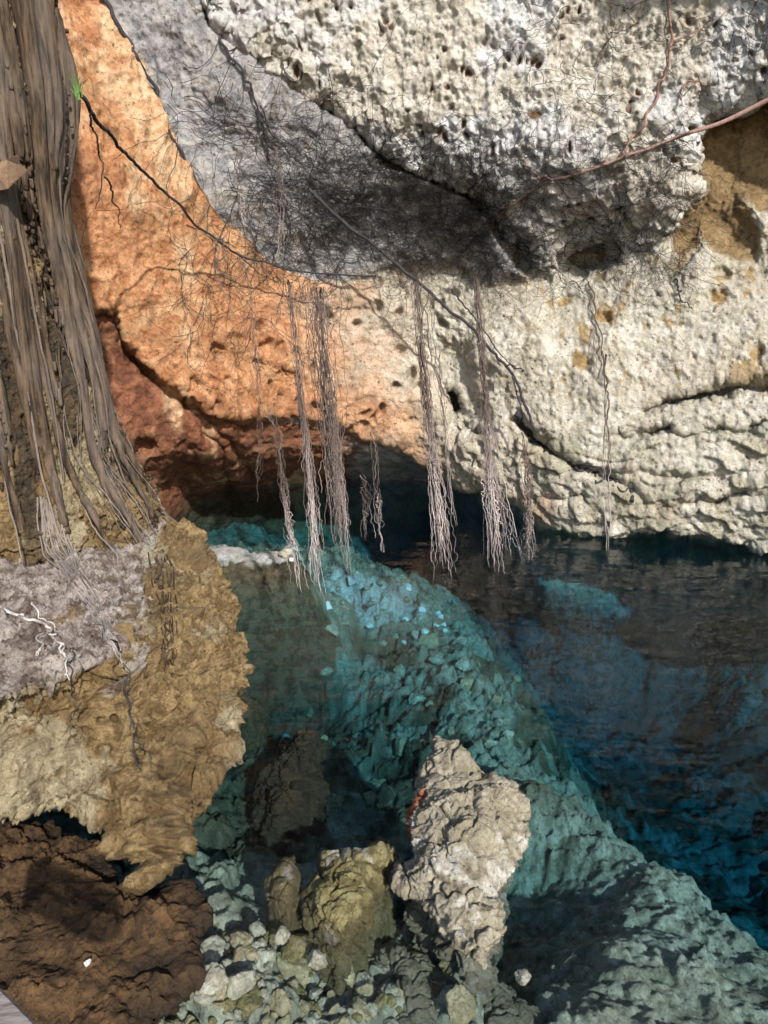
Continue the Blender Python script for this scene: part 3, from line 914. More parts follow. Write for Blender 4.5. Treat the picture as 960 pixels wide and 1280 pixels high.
trace_rock("boulder", [(545, 930), (568, 938), (592, 962), (622, 985), (645, 1005), (662, 1015), (660, 1040), (652, 1062), (648, 1085), (622, 1105), (618, 1128), (628, 1150), (634, 1175),
                       (615, 1190), (612, 1216), (588, 1208), (562, 1185), (545, 1150), (520, 1125), (495, 1112), (488, 1098), (508, 1090), (530, 1088), (528, 1060), (518, 1035), (515, 1000), (520, 980), (538, 965)],
           0.10, (0.34, 0.36, 0.33, 0.26, 0.20), [(552, 955), (570, 1010), (580, 1060), (570, 1110), (590, 1180)], M_ROCK,
           "large beige jagged rock breaking the water with a rust patch on its upper edge", amp=0.95, under=.34, rust=((522, 1010, 0.2), 0.17), seed=3)
trace_rock("boulder", [(398, 1066), (440, 1060), (470, 1066), (490, 1062), (498, 1078), (476, 1092), (470, 1112), (455, 1125), (462, 1145), (440, 1160), (428, 1185), (405, 1170), (380, 1150), (376, 1128), (384, 1108), (400, 1096), (392, 1080)],
           -0.02, (0.15, 0.19, 0.12), [(425, 1085), (425, 1115), (425, 1150)], M_OLIVE, "rounded olive rock just above the water between the beige rock and the ledge", amp=0.7, seed=13, z_bot=-0.7)
trace_rock("boulder", [(352, 1072), (370, 1068), (378, 1090), (380, 1112), (372, 1135), (362, 1152), (345, 1146), (332, 1125), (330, 1100), (340, 1085)],
           -0.06, (0.05, 0.07, 0.02), [(358, 1085), (356, 1110), (356, 1135)], M_OLIVE, "small olive knobbly rock at the water beside the larger olive rock", amp=0.4, seed=23, z_bot=-0.6)
trace_rock("boulder", [(470, 1195), (500, 1180), (535, 1190), (550, 1215), (552, 1250), (560, 1290), (520, 1300), (480, 1290), (490, 1250), (495, 1215)],
           -0.42, (-0.34, -0.33, -0.36), [(515, 1205), (522, 1240), (522, 1275)], M_ROCK, "flat grey slab of rock under the water at the foot of the beige rock", amp=0.5, seed=33, z_bot=-0.7)
trace_rock("boulder", [(590, 1235), (615, 1222), (640, 1240), (670, 1275), (680, 1310), (600, 1320), (575, 1275)],
           -0.48, (-0.40, -0.38, -0.40), [(612, 1245), (625, 1275), (630, 1300)], M_ROCK, "grey pointed rock under the water nearest the sloping slab", amp=0.5, seed=43, z_bot=-0.7)
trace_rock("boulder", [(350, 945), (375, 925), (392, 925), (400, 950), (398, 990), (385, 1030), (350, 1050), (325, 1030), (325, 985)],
           -0.75, (-0.5, -0.45, -0.5), [(378, 945), (370, 980), (360, 1015)], M_LOW, "dark brown rock standing under the water beside the ledge", amp=1.1, seed=53, z_bot=-1.6)  # brown colour stands in for the wall's reflection in the water
# low rock at the foot of the ledge
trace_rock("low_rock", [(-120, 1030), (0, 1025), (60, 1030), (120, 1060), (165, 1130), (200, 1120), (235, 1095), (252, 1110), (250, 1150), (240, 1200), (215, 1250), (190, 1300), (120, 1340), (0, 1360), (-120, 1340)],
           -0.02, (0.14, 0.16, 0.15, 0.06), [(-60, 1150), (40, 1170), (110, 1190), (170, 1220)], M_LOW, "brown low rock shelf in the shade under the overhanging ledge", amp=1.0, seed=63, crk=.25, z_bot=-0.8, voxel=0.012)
print("rocks", time.time() - T0)

# ------------------------------------------------------------------ loose stones
def stone_mesh(seed, sub=4):
    bm = bmesh.new()
    bmesh.ops.create_icosphere(bm, subdivisions=sub, radius=1)
    m = bpy.data.meshes.new("stone")
    bm.to_mesh(m)
    bm.free()
    r_ = np.random.default_rng(seed)
    c_ = co_of(m)
    n_ = r_.normal(size=(13, 3))
    n_ /= np.linalg.norm(n_, axis=1)[:, None]
    h_ = r_.uniform(0.55, 1.05, 13)
    dp = c_ @ n_.T
    rr = np.min(np.where(dp > 0.05, h_[None] / np.maximum(dp, 0.05), 9), axis=1)
    rr = np.minimum(rr, 1.15)
    rr = rr * (1 + 0.10 * fbm(c_, 1.7, 3, .55, seed) + 0.13 * ridged(c_, 2.4, 5, .66, seed + .5) - 0.10 * sstep(.5, .15, worley(c_, 2.6, seed)[0]))
    c_ = c_ * rr[:, None] * r_.uniform(0.75, 1.15, 3)[None] * np.array([1, 1, 0.72])
    set_co(m, c_)
    m.polygons.foreach_set("use_smooth", np.ones(len(m.polygons), bool))
    return m


M_OLIVE_STONE = rock_mat("olive_stone", (0.14, 0.115, 0.045), (0.28, 0.245, 0.12), (0.10, 0.08, 0.035), (0.05, 0.042, 0.025), sc=0.3, bd=0.045, bump=1.2)
STONES = {}
for mi, mt in enumerate((M_PALE, M_TAN, M_OLIVE_STONE, M_CHALK)):
    STONES[mi] = []
    for s in range(5):
        m = stone_mesh(100 + s + 10 * mi)
        m.materials.append(mt)
        STONES[mi].append(m)


def stone(x, y, r, kind, label, group, sink=0.3, squash=1.0):
    o = bpy.data.objects.new("stone", random.choice(STONES[kind]))
    COL.objects.link(o)
    z = bed_z(x, y)
    o.location = (x, y, z + r * 0.72 * (1 - sink))
    o.rotation_euler = (random.uniform(-.5, .5), random.uniform(-.5, .5), random.uniform(0, 6.28))
    o.scale = (r, r * random.uniform(.75, 1.1), r * squash)
    return tag(o, label, "stone", group)


placed = []
tries = 0
while len(placed) < 190 and tries < 6000:
    tries += 1
    X, Y = random.uniform(215, 575), random.uniform(1150, 1300)
    if X < 250 and Y < 1190:
        continue
    r = random.choice([.018, .022, .028, .035, .042, .05, .06, .075])
    p = pz(X, Y, -0.25)
    if any((p[0] - a) ** 2 + (p[1] - b) ** 2 < (0.62 * (r + c_)) ** 2 for a, b, c_ in placed):
        continue
    if 500 < X < 560 and Y > 1180:
        continue
    placed.append((p[0], p[1], r))
    stone(p[0], p[1], r, random.choice([0, 1, 1, 0, 2]), "rough stone in the shallow rubble between brown low rock and beige boulder", "rubble stones in the near shallows")
for (X, Y, r, kd, lb) in ((268, 1222, .062, 0, "whitish pitted stone in the rubble nearest the brown low rock"), (395, 1195, .06, 0, "bluish white stone below the olive rock"),
                          (352, 1165, .035, 0, "small white stone under the small olive rock"), (370, 1175, .07, 2, "leaf shaped flat olive stone leaning under the olive rock"),
                          (486, 1075, .06, 0, "whitish crusted stone at the shoulder of the olive rock"), (655, 1218, .035, 0, "white pebble in the dark gap beside the beige rock"),
                          (650, 1025, .05, 0, "crusty pale knob of stone at the upper shoulder of the beige rock")):
    p = pz(X, Y, -0.05 if kd != 2 else -.15)
    o = stone(p[0], p[1], r, kd, lb, None)
    o.location.z = max(o.location.z, p[2] - 0.02)
for i in range(60):
    X = random.uniform(350, 565)
    Y = random.uniform(700 + .14 * (X - 350), 775)
    p = pz(X, Y, -0.9)
    stone(p[0], p[1], random.uniform(.03, .08), random.choice([0, 0, 3]), "bright chalky stone glowing blue on the far pool floor beyond the hanging roots", "bright stones on the far pool floor", squash=.9, sink=.5)
for i in range(46):
    X, Y = random.uniform(330, 660), random.uniform(790, 1050)
    p = pz(X, Y, -1.2)
    stone(p[0], p[1], random.uniform(.04, .12), random.choice([0, 1, 1]), "block of rock lying in the deep clear water of the middle of the pool", "sunken blocks in the middle of the pool", sink=.4)
p = pz(110, 1203, 0.16)
o = stone(p[0], p[1], .014, 3, "tiny white pebble lying on the brown low rock", None)
o.location = Vector(p)
print("stones", time.time() - T0)

# ------------------------------------------------------------------ fig tree on the column
tree = link("fig_tree", None, label="strangler fig with a dense curtain of grey roots gripping the ochre column", cat="tree")
tree.location = (CX, CY, 0)


LED = [o for o in bpy.data.objects if o.name == "rock_ledge"][0]
from mathutils.bvhtree import BVHTree
lm = LED.data
bvh = BVHTree.FromPolygons([v.co for v in lm.vertices], [tuple(p.vertices) for p in lm.polygons])
CAM = Vector((0, 0, H))


def grip(r0, th, z):
    """Radius of the rough column where a strand grips it, eased along the strand."""
    r = r0.copy()
    for i in range(len(z)):
        if 1.15 < z[i] < 6.0:
            d = Vector((math.cos(th[i]), math.sin(th[i]), 0))
            h = bvh.ray_cast(Vector((CX, CY, z[i])) + d * (r0[i] + .5), -d, .9)
            if h[0] is not None:
                r[i] = (h[0] - Vector((CX, CY, z[i]))).length
    m = np.maximum.reduce([np.roll(np.pad(r, 2, "edge"), k_)[2:-2] for k_ in (-2, -1, 0, 1, 2)])
    return np.convolve(np.pad(0.5 * (r + m), 3, "edge"), np.ones(7) / 7, "valid")


def col_path(th0, z0, z1, drift, n=60, wob=0.05, lift=0.03, spread=0.0):
    z = np.linspace(z0, z1, n)
    t = np.linspace(0, 1, n)
    jt = np.cumsum(rng.normal(size=n + 20)) * wob / math.sqrt(n) * 1.2
    th = th0 + drift * t + np.convolve(jt, np.ones(15) / 15, 'same')[10:10 + n] - jt[10]
    r = grip(col_r(z, th), th, z) + lift * .6 + 0.015 * np.sin(t * rng.uniform(3, 9) + rng.uniform(0, 6)) + spread * sstep(0.75, 1.0, t)
    return np.stack([r * np.cos(th), r * np.sin(th), z], 1)


tb = Tubes()
for th0, r0, r1, z1, dr in ((-.05, .12, .05, 2.0, .05), (-.35, .13, .06, 1.5, .15), (-.48, .10, .04, 2.8, .12), (.22, .12, .05, 2.0, -.02), (-1.0, .09, .04, 2.0, .1), (-1.25, .10, .05, 1.6, .3),
                            (-.2, .11, .04, 1.9, .3), (.42, .11, .05, 2.2, -.1), (-1.75, .13, .06, 1.4, .15), (-2.2, .14, .07, 1.2, .1), (-.5, .12, .04, 1.7, .5)):
    p = col_path(th0, 8.6, z1, dr, 70, .05, .05)
    tb.add(p, np.linspace(r0 * .72, .020, 70) * (1 + .15 * np.sin(np.linspace(0, 9, 70) + th0 * 5)), 10)
# a flared collar that fuses the strands higher up
z = np.linspace(4.2, 8.6, 40)
for th0 in (-.45, -.1, .2):
    p = np.stack([(col_r(z, th0) + .02) * np.cos(th0 + 0 * z), (col_r(z, th0) + .02) * np.sin(th0 + 0 * z), z], 1)
    tb.add(p, np.linspace(.03, .16, 40), 10)
for i in range(38):
    th0 = rng.uniform(-2.3, .35)
    p = col_path(th0, 8.6, rng.uniform(1.1, 3.2) if th0 > -.7 else rng.uniform(1.0, 3.0), rng.uniform(-.05, .35), 70, .07, .03)
    q_ = .6 if -1.05 < th0 < -.55 else 1.0
    tb.add(p, np.linspace(rng.uniform(.024, .050) * q_, rng.uniform(.014, .018), 70), 8)
me = remesh(tb.mesh("trunk"), 0.0105, 1)
c, nrm = co_of(me), no_of(me)
set_co(me, c + nrm * (0.016 * ridged(c * np.array([1, 1, .05], F32), 9.0, 2, .5, 90))[:, None])
attr(me, "pale", np.clip(0.3 * fbm(c * np.array([1, 1, .3], F32), 3, 2, .5, 92), 0, .10))
link("trunk", me, M_BARK, tree)
for i in range(84):
    tb = Tubes()
    if i < 44:      # pale curtain low on the left
        p = col_path(rng.uniform(-2.3, -1.15), rng.uniform(3.2, 5.0), rng.uniform(1.05, 1.5), rng.uniform(-.1, .25), 60, .07, rng.uniform(.03, .22), rng.uniform(0, .35))
        r = rng.uniform(.006, .018)
        pal = np.linspace(0.0, rng.uniform(.05, .75), 60)
    elif i < 66:    # right edge
        p = col_path(rng.uniform(-.45, .15), rng.uniform(2.6, 4.2), rng.uniform(1.0, 1.35), rng.uniform(-.05, .25), 60, .10, rng.uniform(.02, .10), .02)
        r = rng.uniform(.003, .008)
        pal = np.linspace(0.0, rng.uniform(.1, .8), 60)
    else:           # anywhere on the face
        p = col_path(rng.uniform(-2.2, .3), rng.uniform(6, 8.5), rng.uniform(1.3, 3.2), rng.uniform(-.2, .5), 70, .10, rng.uniform(.03, .14))
        r = rng.uniform(.006, .022)
        pal = np.linspace(0.0, rng.uniform(0, .35), 70)
    n = len(p)
    tb.add(p + wig(n, .006, 10), np.linspace(r, r * .5, n), 5, pal)
    link("root", tb.mesh("root"), M_BARK, tree)
tree_rot = 0
# roots that crawl over the ledge and hang down its face


def ledge_at(x, y, off=0.012, dflt=5.0):
    q = Vector(pos(x, y, 1.0)) - CAM
    q.normalize()
    hit = bvh.ray_cast(CAM, q)
    if hit[0] is None:
        return np.array(pos(x, y, dflt))
    return np.array(hit[0] + hit[1] * off)


def ledge_path(pxs, n=40, off=0.012, jit=2.5):
    p2 = smooth_path(np.array([(x, y) for x, y in pxs], float), n)
    j = wig(n, jit, 5)[:, :2]
    p = np.array([ledge_at(x + jx, y + jy, off) for (x, y), (jx, jy) in zip(p2, j)])
    # smooth out jumps
    for _ in range(2):
        p[1:-1] = 0.25 * p[:-2] + 0.5 * p[1:-1] + 0.25 * p[2:]
    return p


T_OFF = np.array([CX, CY, 0])
for i in range(16):
    a = rng.uniform(-1, 1)
    px = [(60 + 14 * a, 630 + 10 * a), (70 + 20 * a, 680), (95 + 12 * a, 722), (122 + 9 * a, 765), (140 + 9 * a, 805 + 8 * a), (150 + 8 * a, 826 + 8 * a)]
    tb = Tubes()
    tb.add(ledge_path(px[:rng.integers(4, 7)], 40, .012, 2) - T_OFF, np.linspace(rng.uniform(.006, .013), .004, 40), 5, np.linspace(.3, .8, 40))
    link("root", tb.mesh("root"), M_BARK, tree)


def root_thing(name, pxs, r, mat, label, cat="root", group=None, n=60, off=0.012, jit=3, pale=0.0, branches=(), surf=ledge_path):
    tb_ = Tubes()
    p = surf(pxs, n, off, jit)
    tb_.add(p, np.linspace(r, r * .5, n), 6, pale)
    o = link(name, None, label=label, cat=cat, group=group) if False else None
    for b in branches:
        q = surf(b, 30, off, jit)
        tb_.add(q, np.linspace(r * .6, r * .25, 30), 5, pale)
    return link(name, tb_.mesh(name), mat, label=label, cat=cat, group=group)


root_thing("hanging_root", [(150, 838), (160, 880), (166, 930), (172, 965)], .008, M_DARK, "dark forked root trailing down the face of the ochre ledge", branches=([(163, 900), (175, 930), (200, 958)], [(166, 870), (158, 850), (164, 825)], [(166, 915), (180, 935), (188, 960)]))
root_thing("hanging_root", [(88, 815), (92, 850), (96, 890), (98, 925)], .005, M_DARK, "thin dark root trailing from the ledge rim near the bleached twig", branches=([(96, 885), (90, 905), (91, 925)],))
root_thing("hanging_root", [(196, 700), (205, 750), (212, 790), (208, 825)], .011, M_BARK, "broad mat of dark rootlets down the corner of the ochre ledge",
           branches=[[(190 + k_ * 4, 690), (199 + k_ * 4, 745), (203 + k_ * 3, 800 + 6 * (k_ % 3)), (204 + 2 * k_, 830 + 5 * (k_ % 2))] for k_ in range(6)])
root_thing("twig", [(-6, 755), (25, 768), (50, 778), (70, 790), (74, 812), (84, 832)], .012, M_TWIG, "bleached forked twig lying on the dusty ledge top", "twig", off=.02,
           branches=([(42, 760), (55, 775), (70, 788)], [(70, 788), (50, 800), (46, 810), (62, 815)], [(74, 812), (82, 826), (92, 848)]))

# bark flake held in the strands, a green tuft
def leaf_plate(name, pts, d, th, mat, label, cat):
    f = pos(np.array([p[0] for p in pts]), np.array([p[1] for p in pts]), np.array([d + 0.05 * math.sin(i * 2.1) for i in range(len(pts))]))
    b = f + np.array([0, th, 0.01])
    v_, p_ = loft([f, b])
    m = new_mesh(name, v_, polys=p_, smooth=False)
    return link(name, m, mat, label=label, cat=cat)


leaf_plate("bark_flake", [(-12, 208), (8, 200), (20, 194), (24, 206), (33, 214), (20, 226), (10, 236), (-12, 240)], 4.75, .02, M_RED and rock_mat("brown_bark", (.16, .10, .06), (.24, .16, .10), (.1, .07, .05), (.06, .05, .04), sc=4), "brown curled flake of bark caught against the fig roots", "bark")
k = NB("fresh_green_blade")
M_GREEN = k.done(k.mix(k.ramp(k.noise(k.coords(), 9, 3), .3, .7), (.04, .10, .015), (.10, .19, .04)), .6, None, .3)
bm = bmesh.new()
g0 = pos(98, 122, 5.0)
for i in range(16):
    a = rng.uniform(-1, 1)
    b = rng.uniform(-.12, .12)
    L = rng.uniform(.06, .17)
    base = g0 + np.array([rng.uniform(-.03, .03), rng.uniform(-.03, .03), rng.uniform(-.02, .05)])
    prev = None
    for s in range(6):
        t = s / 5
        cpt = base + np.array([a * .07 * t * t + b * .2 * t, -.03 * t, L * (t - .35 * t * t * abs(a))])
        w = .0035 * (1 - t) + .0005
        cur = (bm.verts.new(cpt + np.array([-w, 0, 0])), bm.verts.new(cpt + np.array([w, .003, 0])))
        if prev:
            bm.faces.new((prev[0], prev[1], cur[1], cur[0]))
        prev = cur
me = bpy.data.meshes.new("grass_tuft")
bm.to_mesh(me)
link("grass_tuft", me, M_GREEN, label="small bright green tuft sprouting at the edge of the fig trunk", cat="plant")

# ------------------------------------------------------------------ roots on the ceiling and across the cave
def wall_path(pxs, n=60, off=0.04, jit=3):
    p2 = smooth_path(np.array(pxs, float), n)
    j = wig(n, jit, 6)[:, :2]
    p = wall_at(p2[:, 0] + j[:, 0], p2[:, 1] + j[:, 1], off)
    for _ in range(6):
        p[1:-1] = 0.25 * p[:-2] + 0.5 * p[1:-1] + 0.25 * p[2:]
    return p


def wall_root(pxs, r, mat, label, n=90, off=.06, jit=2, pale=0., branches=(), r_end=.6, cat="root"):
    tb_ = Tubes()
    p = wall_path(pxs, n, off, jit)
    if pxs[0][0] > 950:          # free of the rock where it spans the brown hollow
        q = smooth_path(np.array([pos(x, y, d) for x, y, d in ((1010, 102, 7.7), (960, 125, 8.0), (905, 152, 8.2), (862, 166, 8.3))]), 30)
        k0 = int(np.argmin(np.abs(smooth_path(np.array(pxs, float), n)[:, 0] - 838)))
        p = smooth_path(np.vstack([q, p[k0::6]]), n)
    tb_.add(p, np.linspace(r, r * r_end, n), 7, pale)
    for b in branches:
        tb_.add(wall_path(b, 50, off, jit), np.linspace(r * .6, r * .2, 50), 5, pale)
    return link("root", tb_.mesh("root"), mat, label=label, cat=cat)


wall_root([(985, 112), (960, 125), (905, 152), (850, 170), (800, 186), (768, 198), (730, 208), (690, 222), (655, 240), (632, 258), (615, 275)], .034, M_RED,
          "thick reddish root running along the pale pecked ceiling", branches=([(690, 222), (670, 212), (655, 195)], [(632, 258), (625, 280), (630, 300)]), r_end=.55, pale=.15)
wall_root([(770, 196), (792, 170), (806, 150), (820, 115), (832, 85), (837, 50), (833, -10)], .018, M_RED, "red root branching up the ceiling from the thick reddish root", r_end=.9,
          branches=([(835, 60), (860, 45), (890, 30), (920, 10)],))
wall_root([(845, 130), (848, 110), (865, 102), (885, 104)], .012, M_RED, "short hooked root high on the ceiling right of the red branch root")


def air_root(pxs, ds, r, mat, label, cat="vine", n=90, jit=.012, branches=(), r_end=.6, pale=0., name="vine"):
    tb_ = Tubes()
    ctrl = np.array([pos(x, y, d) for (x, y), d in zip(pxs, ds)])
    p = smooth_path(ctrl, n) + wig(n, jit, 6)
    tb_.add(p, np.linspace(r, r * r_end, n), 7, pale)
    for bp, bd in branches:
        q = smooth_path(np.array([pos(x, y, d) for (x, y), d in zip(bp, bd)]), 40) + wig(40, jit, 5)
        tb_.add(q, np.linspace(r * .55, r * .25, 40), 5, pale)
    return link(name, tb_.mesh(name), mat, label=label, cat=cat)


air_root([(96, 112), (118, 145), (140, 170), (160, 195), (195, 228), (225, 255), (262, 295), (300, 318), (345, 332), (395, 342), (470, 345)], [5.9, 6.2, 6.7, 7.2, 7.9, 8.4, 9.0, 9.4, 9.7, 9.9, 10.0], .020, M_DARK,
         "long dark vine slanting from the fig trunk across the orange wall", branches=(([(110, 140), (118, 170), (124, 195), (131, 220), (118, 262)], [6.0, 6.2, 6.4, 6.5, 6.6]), ([(131, 220), (145, 250), (150, 285)], [6.5, 6.8, 7]),
         ([(262, 295), (300, 320), (330, 345), (350, 350)], [9, 9.3, 9.6, 9.7])))
air_root([(385, 240), (440, 285), (475, 312), (520, 350), (560, 385), (600, 424), (632, 456), (650, 490), (662, 520), (668, 540)], [9.3, 9.5, 9.7, 9.8, 9.85, 9.8, 9.75, 9.75, 9.75, 9.75], .026, M_DARK,
         "black cable-like root slung from the ceiling down to the pale wall crack", branches=(([(565, 362), (590, 395), (620, 435), (645, 462)], [9.8, 9.8, 9.75, 9.7]), ([(640, 470), (648, 500), (660, 530)], [9.7, 9.7, 9.72]),
         ([(632, 456), (648, 460), (655, 466)], [9.75, 9.7, 9.7])), r_end=.7)
wall_root([(640, 520), (655, 536), (672, 556), (700, 572), (722, 582), (748, 592), (770, 604), (795, 622)], .05, M_DARK, "black mat of root wedged in the slanting crack of the pale wall", jit=4, off=.03,
          branches=([(665, 545), (690, 560), (715, 585), (740, 596)], [(700, 570), (735, 580), (765, 598)], [(720, 585), (750, 600), (780, 612)]))
wall_root([(130, -10), (160, 45), (185, 92), (205, 135), (222, 185), (226, 215)], .03, M_DARK, "dark root following the rim between orange wall and grey overhang", off=.10)
wall_root([(270, 45), (300, 90), (322, 130), (335, 190)], .02, M_DARK, "dark root crossing the upper grey overhang", branches=([(285, 65), (310, 62), (330, 70)], [(322, 130), (350, 180), (380, 200), (412, 215)]))
wall_root([(736, 350), (745, 385), (752, 425), (756, 470), (760, 480)], .012, M_ROOT, "dark threadlike root down the ochre stained right wall", branches=([(715, 350), (738, 380), (750, 410)], [(745, 400), (742, 440), (750, 470)]))
wall_root([(846, 350), (850, 368), (862, 386)], .012, M_DARK, "short black root on the right wall under the brown hollow")

# a fine net of rootlets over the ceiling
tb = Tubes()
def net(n, box, step, r, wander, dirs, length):
    x0, y0, x1, y1 = box
    for i in range(n):
        x, y = rng.uniform(x0, x1), rng.uniform(y0, y1)
        a = rng.choice(dirs) + rng.normal() * .5
        pts = []
        m_ = rng.integers(length // 2, length)
        for s in range(m_):
            pts.append((x, y))
            a += rng.normal() * wander
            x += math.cos(a) * step
            y += math.sin(a) * step
        pts = np.array(pts)
        p = wall_at(pts[:, 0], pts[:, 1], rng.uniform(.02, .14))
        # keep strands from leaping across ledges
        jump = np.where(np.linalg.norm(np.diff(p, axis=0), axis=1) > .5)[0]
        if len(jump):
            p = p[:jump[0] + 1]
        if len(p) > 4:
            tb.add(p, np.linspace(r, r * .5, len(p)) * rng.uniform(.6, 1.3), 3, 0)
net(330, (330, 170, 640, 330), 8, .0045, .55, [0, .6, 2.4, 3.1], 26)
net(130, (420, 230, 620, 330), 7, .005, .7, [0, 1.2, 2.4, -1], 22)
net(340, (600, 180, 860, 340), 7, .0038, .6, [0, .8, 1.6, 2.4], 20)
net(90, (200, 60, 420, 300), 10, .005, .3, [.7, .9, 1.1], 26)
net(110, (640, 0, 960, 200), 7, .0045, .6, [1, 2, 3, 0], 18)
net(60, (230, 250, 420, 420), 8, .004, .3, [1.2, 1.5, 1.8], 20)
link("root_net", tb.mesh("root_net"), M_DARK, kind="stuff", label="tangled net of fine dark rootlets spread over the ceiling")


# hanging bunches of aerial roots
def bunch(x0, y0, x1, y1, n_, w0, w1, yy, label, dark=0.0, r=.0040, tassel=.35, zt=None, group=None):
    n = int(n_ * 1.2)
    tb_ = Tubes()
    bot = pz(x1, y1, .14) if zt is None else pz(x1, y1, zt)
    if yy:
        d1 = yy
        bot = pos(x1, y1, d1)
    dd = (bot[1]) / (CP + (640 - y1) / FPX * SP)
    cyt = (640 - y0) / FPX
    dt = bot[1] / (CP + cyt * SP)
    topp = pos(x0, y0, dt)
    kpts = 46
    t = np.linspace(0, 1, kpts)
    bend = wig(kpts, .016, 16)
    for i in range(n):
        wild = 2.4 if i % 7 == 0 else 1.0
        endt = 1 - abs(rng.normal()) * .17 if i % 3 else rng.uniform(.4, .9)
        st = 0.0 if i < max(3, n * .22) else rng.uniform(0.05, .72)
        o0 = rng.normal(size=3) * np.array([w0, w0, 0])
        o1 = rng.normal(size=3) * np.array([w1, w1, 0]) * wild
        tt = st + (max(endt, st + .1) - st) * t
        p = topp + (bot - topp) * tt[:, None] + bend + o0 * (1 - sstep(.2, 1, tt))[:, None] + o1 * sstep(.3, 1, tt)[:, None] * (0.55 + .45 * tt[:, None])
        p = p + wig(kpts, .003 + .003 * w1 / .04, 5) + wig(kpts, .016 * wild * rng.uniform(.3, 1), 14)
        pl = np.clip(sstep(.35, .85, tt) * (1 - dark) * rng.uniform(.5, 1.1) + .05, 0, 1)
        tb_.add(p, r * (rng.uniform(.35, 1.0) if i % 9 else 1.9) * (1 - .5 * t), 4, pl)
    return link("root_bunch", tb_.mesh("root_bunch"), M_ROOT, label=label, cat="roots", group=group)


bunch(522, 350, 557, 725, 46, .025, .055, 7.6, "thick tassel of pale hanging roots just left of the hole in the pale wall")
bunch(598, 345, 621, 718, 52, .02, .07, 7.7, "bushiest pale tassel of hanging roots, tips fanning right under the wall hole")
bunch(358, 350, 404, 752, 40, .02, .05, 7.4, "long pale bunch of hanging roots left of the thick dark brown one")
bunch(396, 362, 426, 690, 85, .075, .06, 7.9, "thick dark brown bunch of hanging roots before the orange wall", dark=.72, r=.0050)
bunch(343, 505, 374, 740, 22, .012, .035, 7.3, "slender pale bunch of hanging roots nearest the ochre ledge")
bunch(462, 545, 478, 692, 9, .012, .02, 7.9, "single wispy strand of roots between the dark bunch and the thick pale tassel")
bunch(655, 540, 661, 705, 22, .015, .05, 8.0, "short brown root tassel beside the pale wall crack", dark=.5)
bunch(754, 440, 760, 700, 4, .006, .01, 8.6, "lone thin root string before the right wall", r=.006)
bunch(541, 360, 568, 690, 6, .012, .03, 8.2, "few stray thin roots between the two pale tassels", dark=.4)
bunch(455, 590, 459, 672, 8, .012, .02, 8.6, "short faint root wisp beside the dark brown bunch", dark=.5)
bunch(415, 480, 438, 732, 10, .03, .03, 7.6, "loose curling root strands trailing beside the dark brown bunch", dark=.2)
bunch(322, 400, 324, 640, 6, .02, .04, 9.0, "faint thin roots hanging close to the orange wall foot", dark=.8)
bunch(268, 300, 292, 400, 6, .05, .07, 8.8, "spray of thin dark roots hanging before the upper orange wall", dark=.9, r=.006)
bunch(297, 185, 308, 290, 5, .02, .03, 8.6, "thin pale roots hanging under the grey overhang", dark=.1, r=.006)
bunch(305, 330, 325, 520, 9, .08, .12, 8.9, "sparse curtain of thread roots before the scalloped orange wall", dark=.9, r=.005)
bunch(345, 180, 350, 330, 6, .05, .05, 8.7, "hair-thin roots dangling in the middle of the grey overhang", dark=.3, r=.005)
bunch(625, 600, 632, 690, 7, .01, .02, 7.9, "small wisp of roots at the right of the bushiest tassel", dark=.3)
print("roots", time.time() - T0)

# ------------------------------------------------------------------ handrail in the near corner
a = np.array(pos(-60, 1172, 2.1))
b = np.array(pos(90, 1322, 1.6))
ax = (b - a) / np.linalg.norm(b - a)
up = np.array([0, 0, 1.0]) - ax * ax[2]
up /= np.linalg.norm(up)
sd_ = np.cross(ax, up)
if sd_[0] > 0:
    sd_ = -sd_
secs = []
for s in np.linspace(0, 1, 24):
    c0 = a + (b - a) * s
    ring = []
    for (u, w) in ((0, 0.008), (0.008, 0), (.092, 0), (.10, .008), (.10, .172), (.092, .18), (.008, .18), (0, .172)):
        ring.append(c0 + sd_ * u - up * w)
    secs.append(np.array(ring))
v_, p_ = loft(secs)
me = new_mesh("handrail", v_, polys=p_, smooth=False)
k = NB("weathered_grey_wood")
vv_ = k.coords((3, 3, 3))
tc = k.n("ShaderNodeMapping")
tc.inputs["Rotation"].default_value = (0.3, 0.5, 0.75)
tc.inputs["Scale"].default_value = (4, 60, 60)
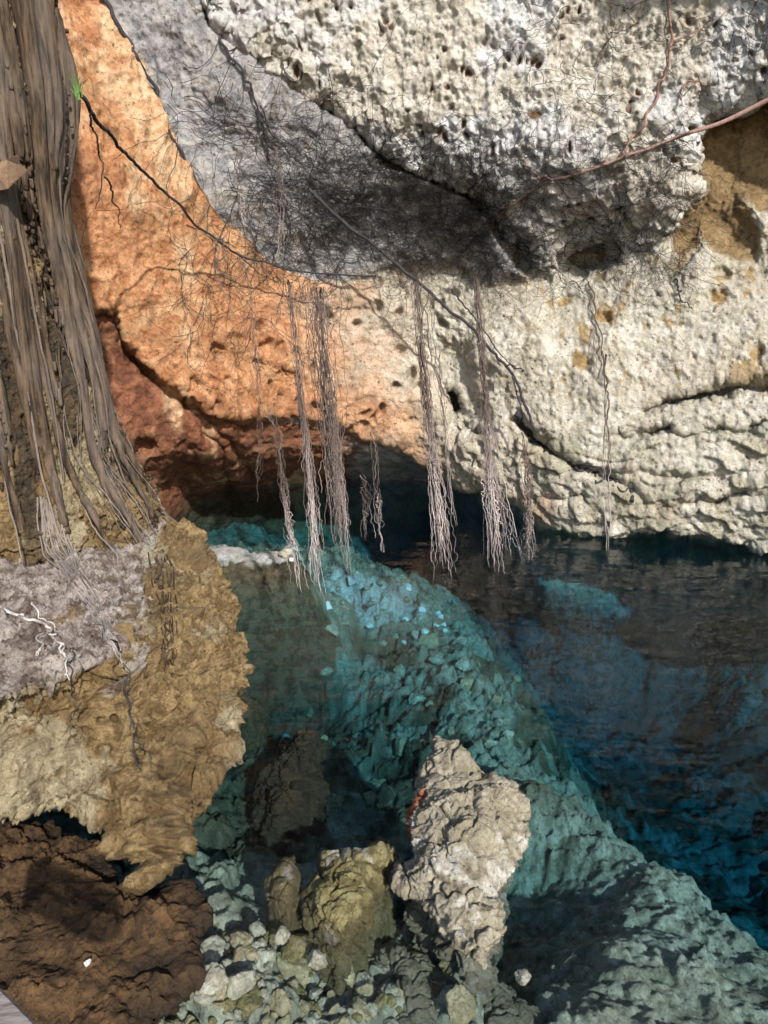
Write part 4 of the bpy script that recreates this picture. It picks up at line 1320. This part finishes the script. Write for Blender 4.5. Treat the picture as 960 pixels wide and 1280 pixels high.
k.l(k.coords(), tc.inputs["Vector"])
g = k.noise(tc.outputs[0], 1.5, 7, .6)
M_WOOD = k.done(k.mix(k.ramp(g, .3, .7), (.13, .10, .08), (.30, .26, .23)), .8, k.bump(g, .5, .004), .2)
link("handrail", me, M_WOOD, label="weathered grey wooden handrail cutting the lower corner of the view", cat="handrail")

# ------------------------------------------------------------------ light, sky, camera
SUN_EL, SUN_AZ = math.radians(33), math.radians(21)      # azimuth: to the right of straight behind the camera
to_sun = Vector((math.sin(SUN_AZ) * math.cos(SUN_EL), -math.cos(SUN_AZ) * math.cos(SUN_EL), math.sin(SUN_EL)))
L = bpy.data.lights.new("sun", "SUN")
L.energy = 4.3
L.angle = math.radians(1.0)
L.color = (1.0, .95, .88)
so = bpy.data.objects.new("sun", L)
COL.objects.link(so)
so.rotation_euler = to_sun.to_track_quat("Z", "Y").to_euler()
W = bpy.data.worlds.new("World")
scene.world = W
W.use_nodes = True
nt = W.node_tree
bg = nt.nodes["Background"]
sky = nt.nodes.new("ShaderNodeTexSky")
sky.sky_type = "NISHITA"
sky.sun_disc = False
sky.sun_elevation = SUN_EL
sky.sun_rotation = math.atan2(to_sun.x, to_sun.y)
nt.links.new(sky.outputs[0], bg.inputs["Color"])
bg.inputs["Strength"].default_value = 0.15

cam = bpy.data.cameras.new("camera")
cam.sensor_fit = "VERTICAL"
cam.sensor_height = 36.0
cam.lens = FPX / 1280.0 * 36.0
cam.clip_end = 500
cam.clip_start = 0.05
co = bpy.data.objects.new("camera", cam)
COL.objects.link(co)
co.location = (0, 0, H)
co.rotation_euler = (math.pi / 2 - PITCH, 0, 0)
scene.camera = co
scene.view_settings.view_transform = "Standard"
scene.view_settings.look = "None"
scene.view_settings.exposure = 0.82
scene.view_settings.gamma = 1.0
scene.cycles.max_bounces = 8
scene.cycles.transparent_max_bounces = 12
scene.cycles.use_denoising = True
scene.cycles.sample_clamp_indirect = 6.0
scene.cycles.caustics_reflective = False
scene.cycles.caustics_refractive = False
print("total", time.time() - T0)
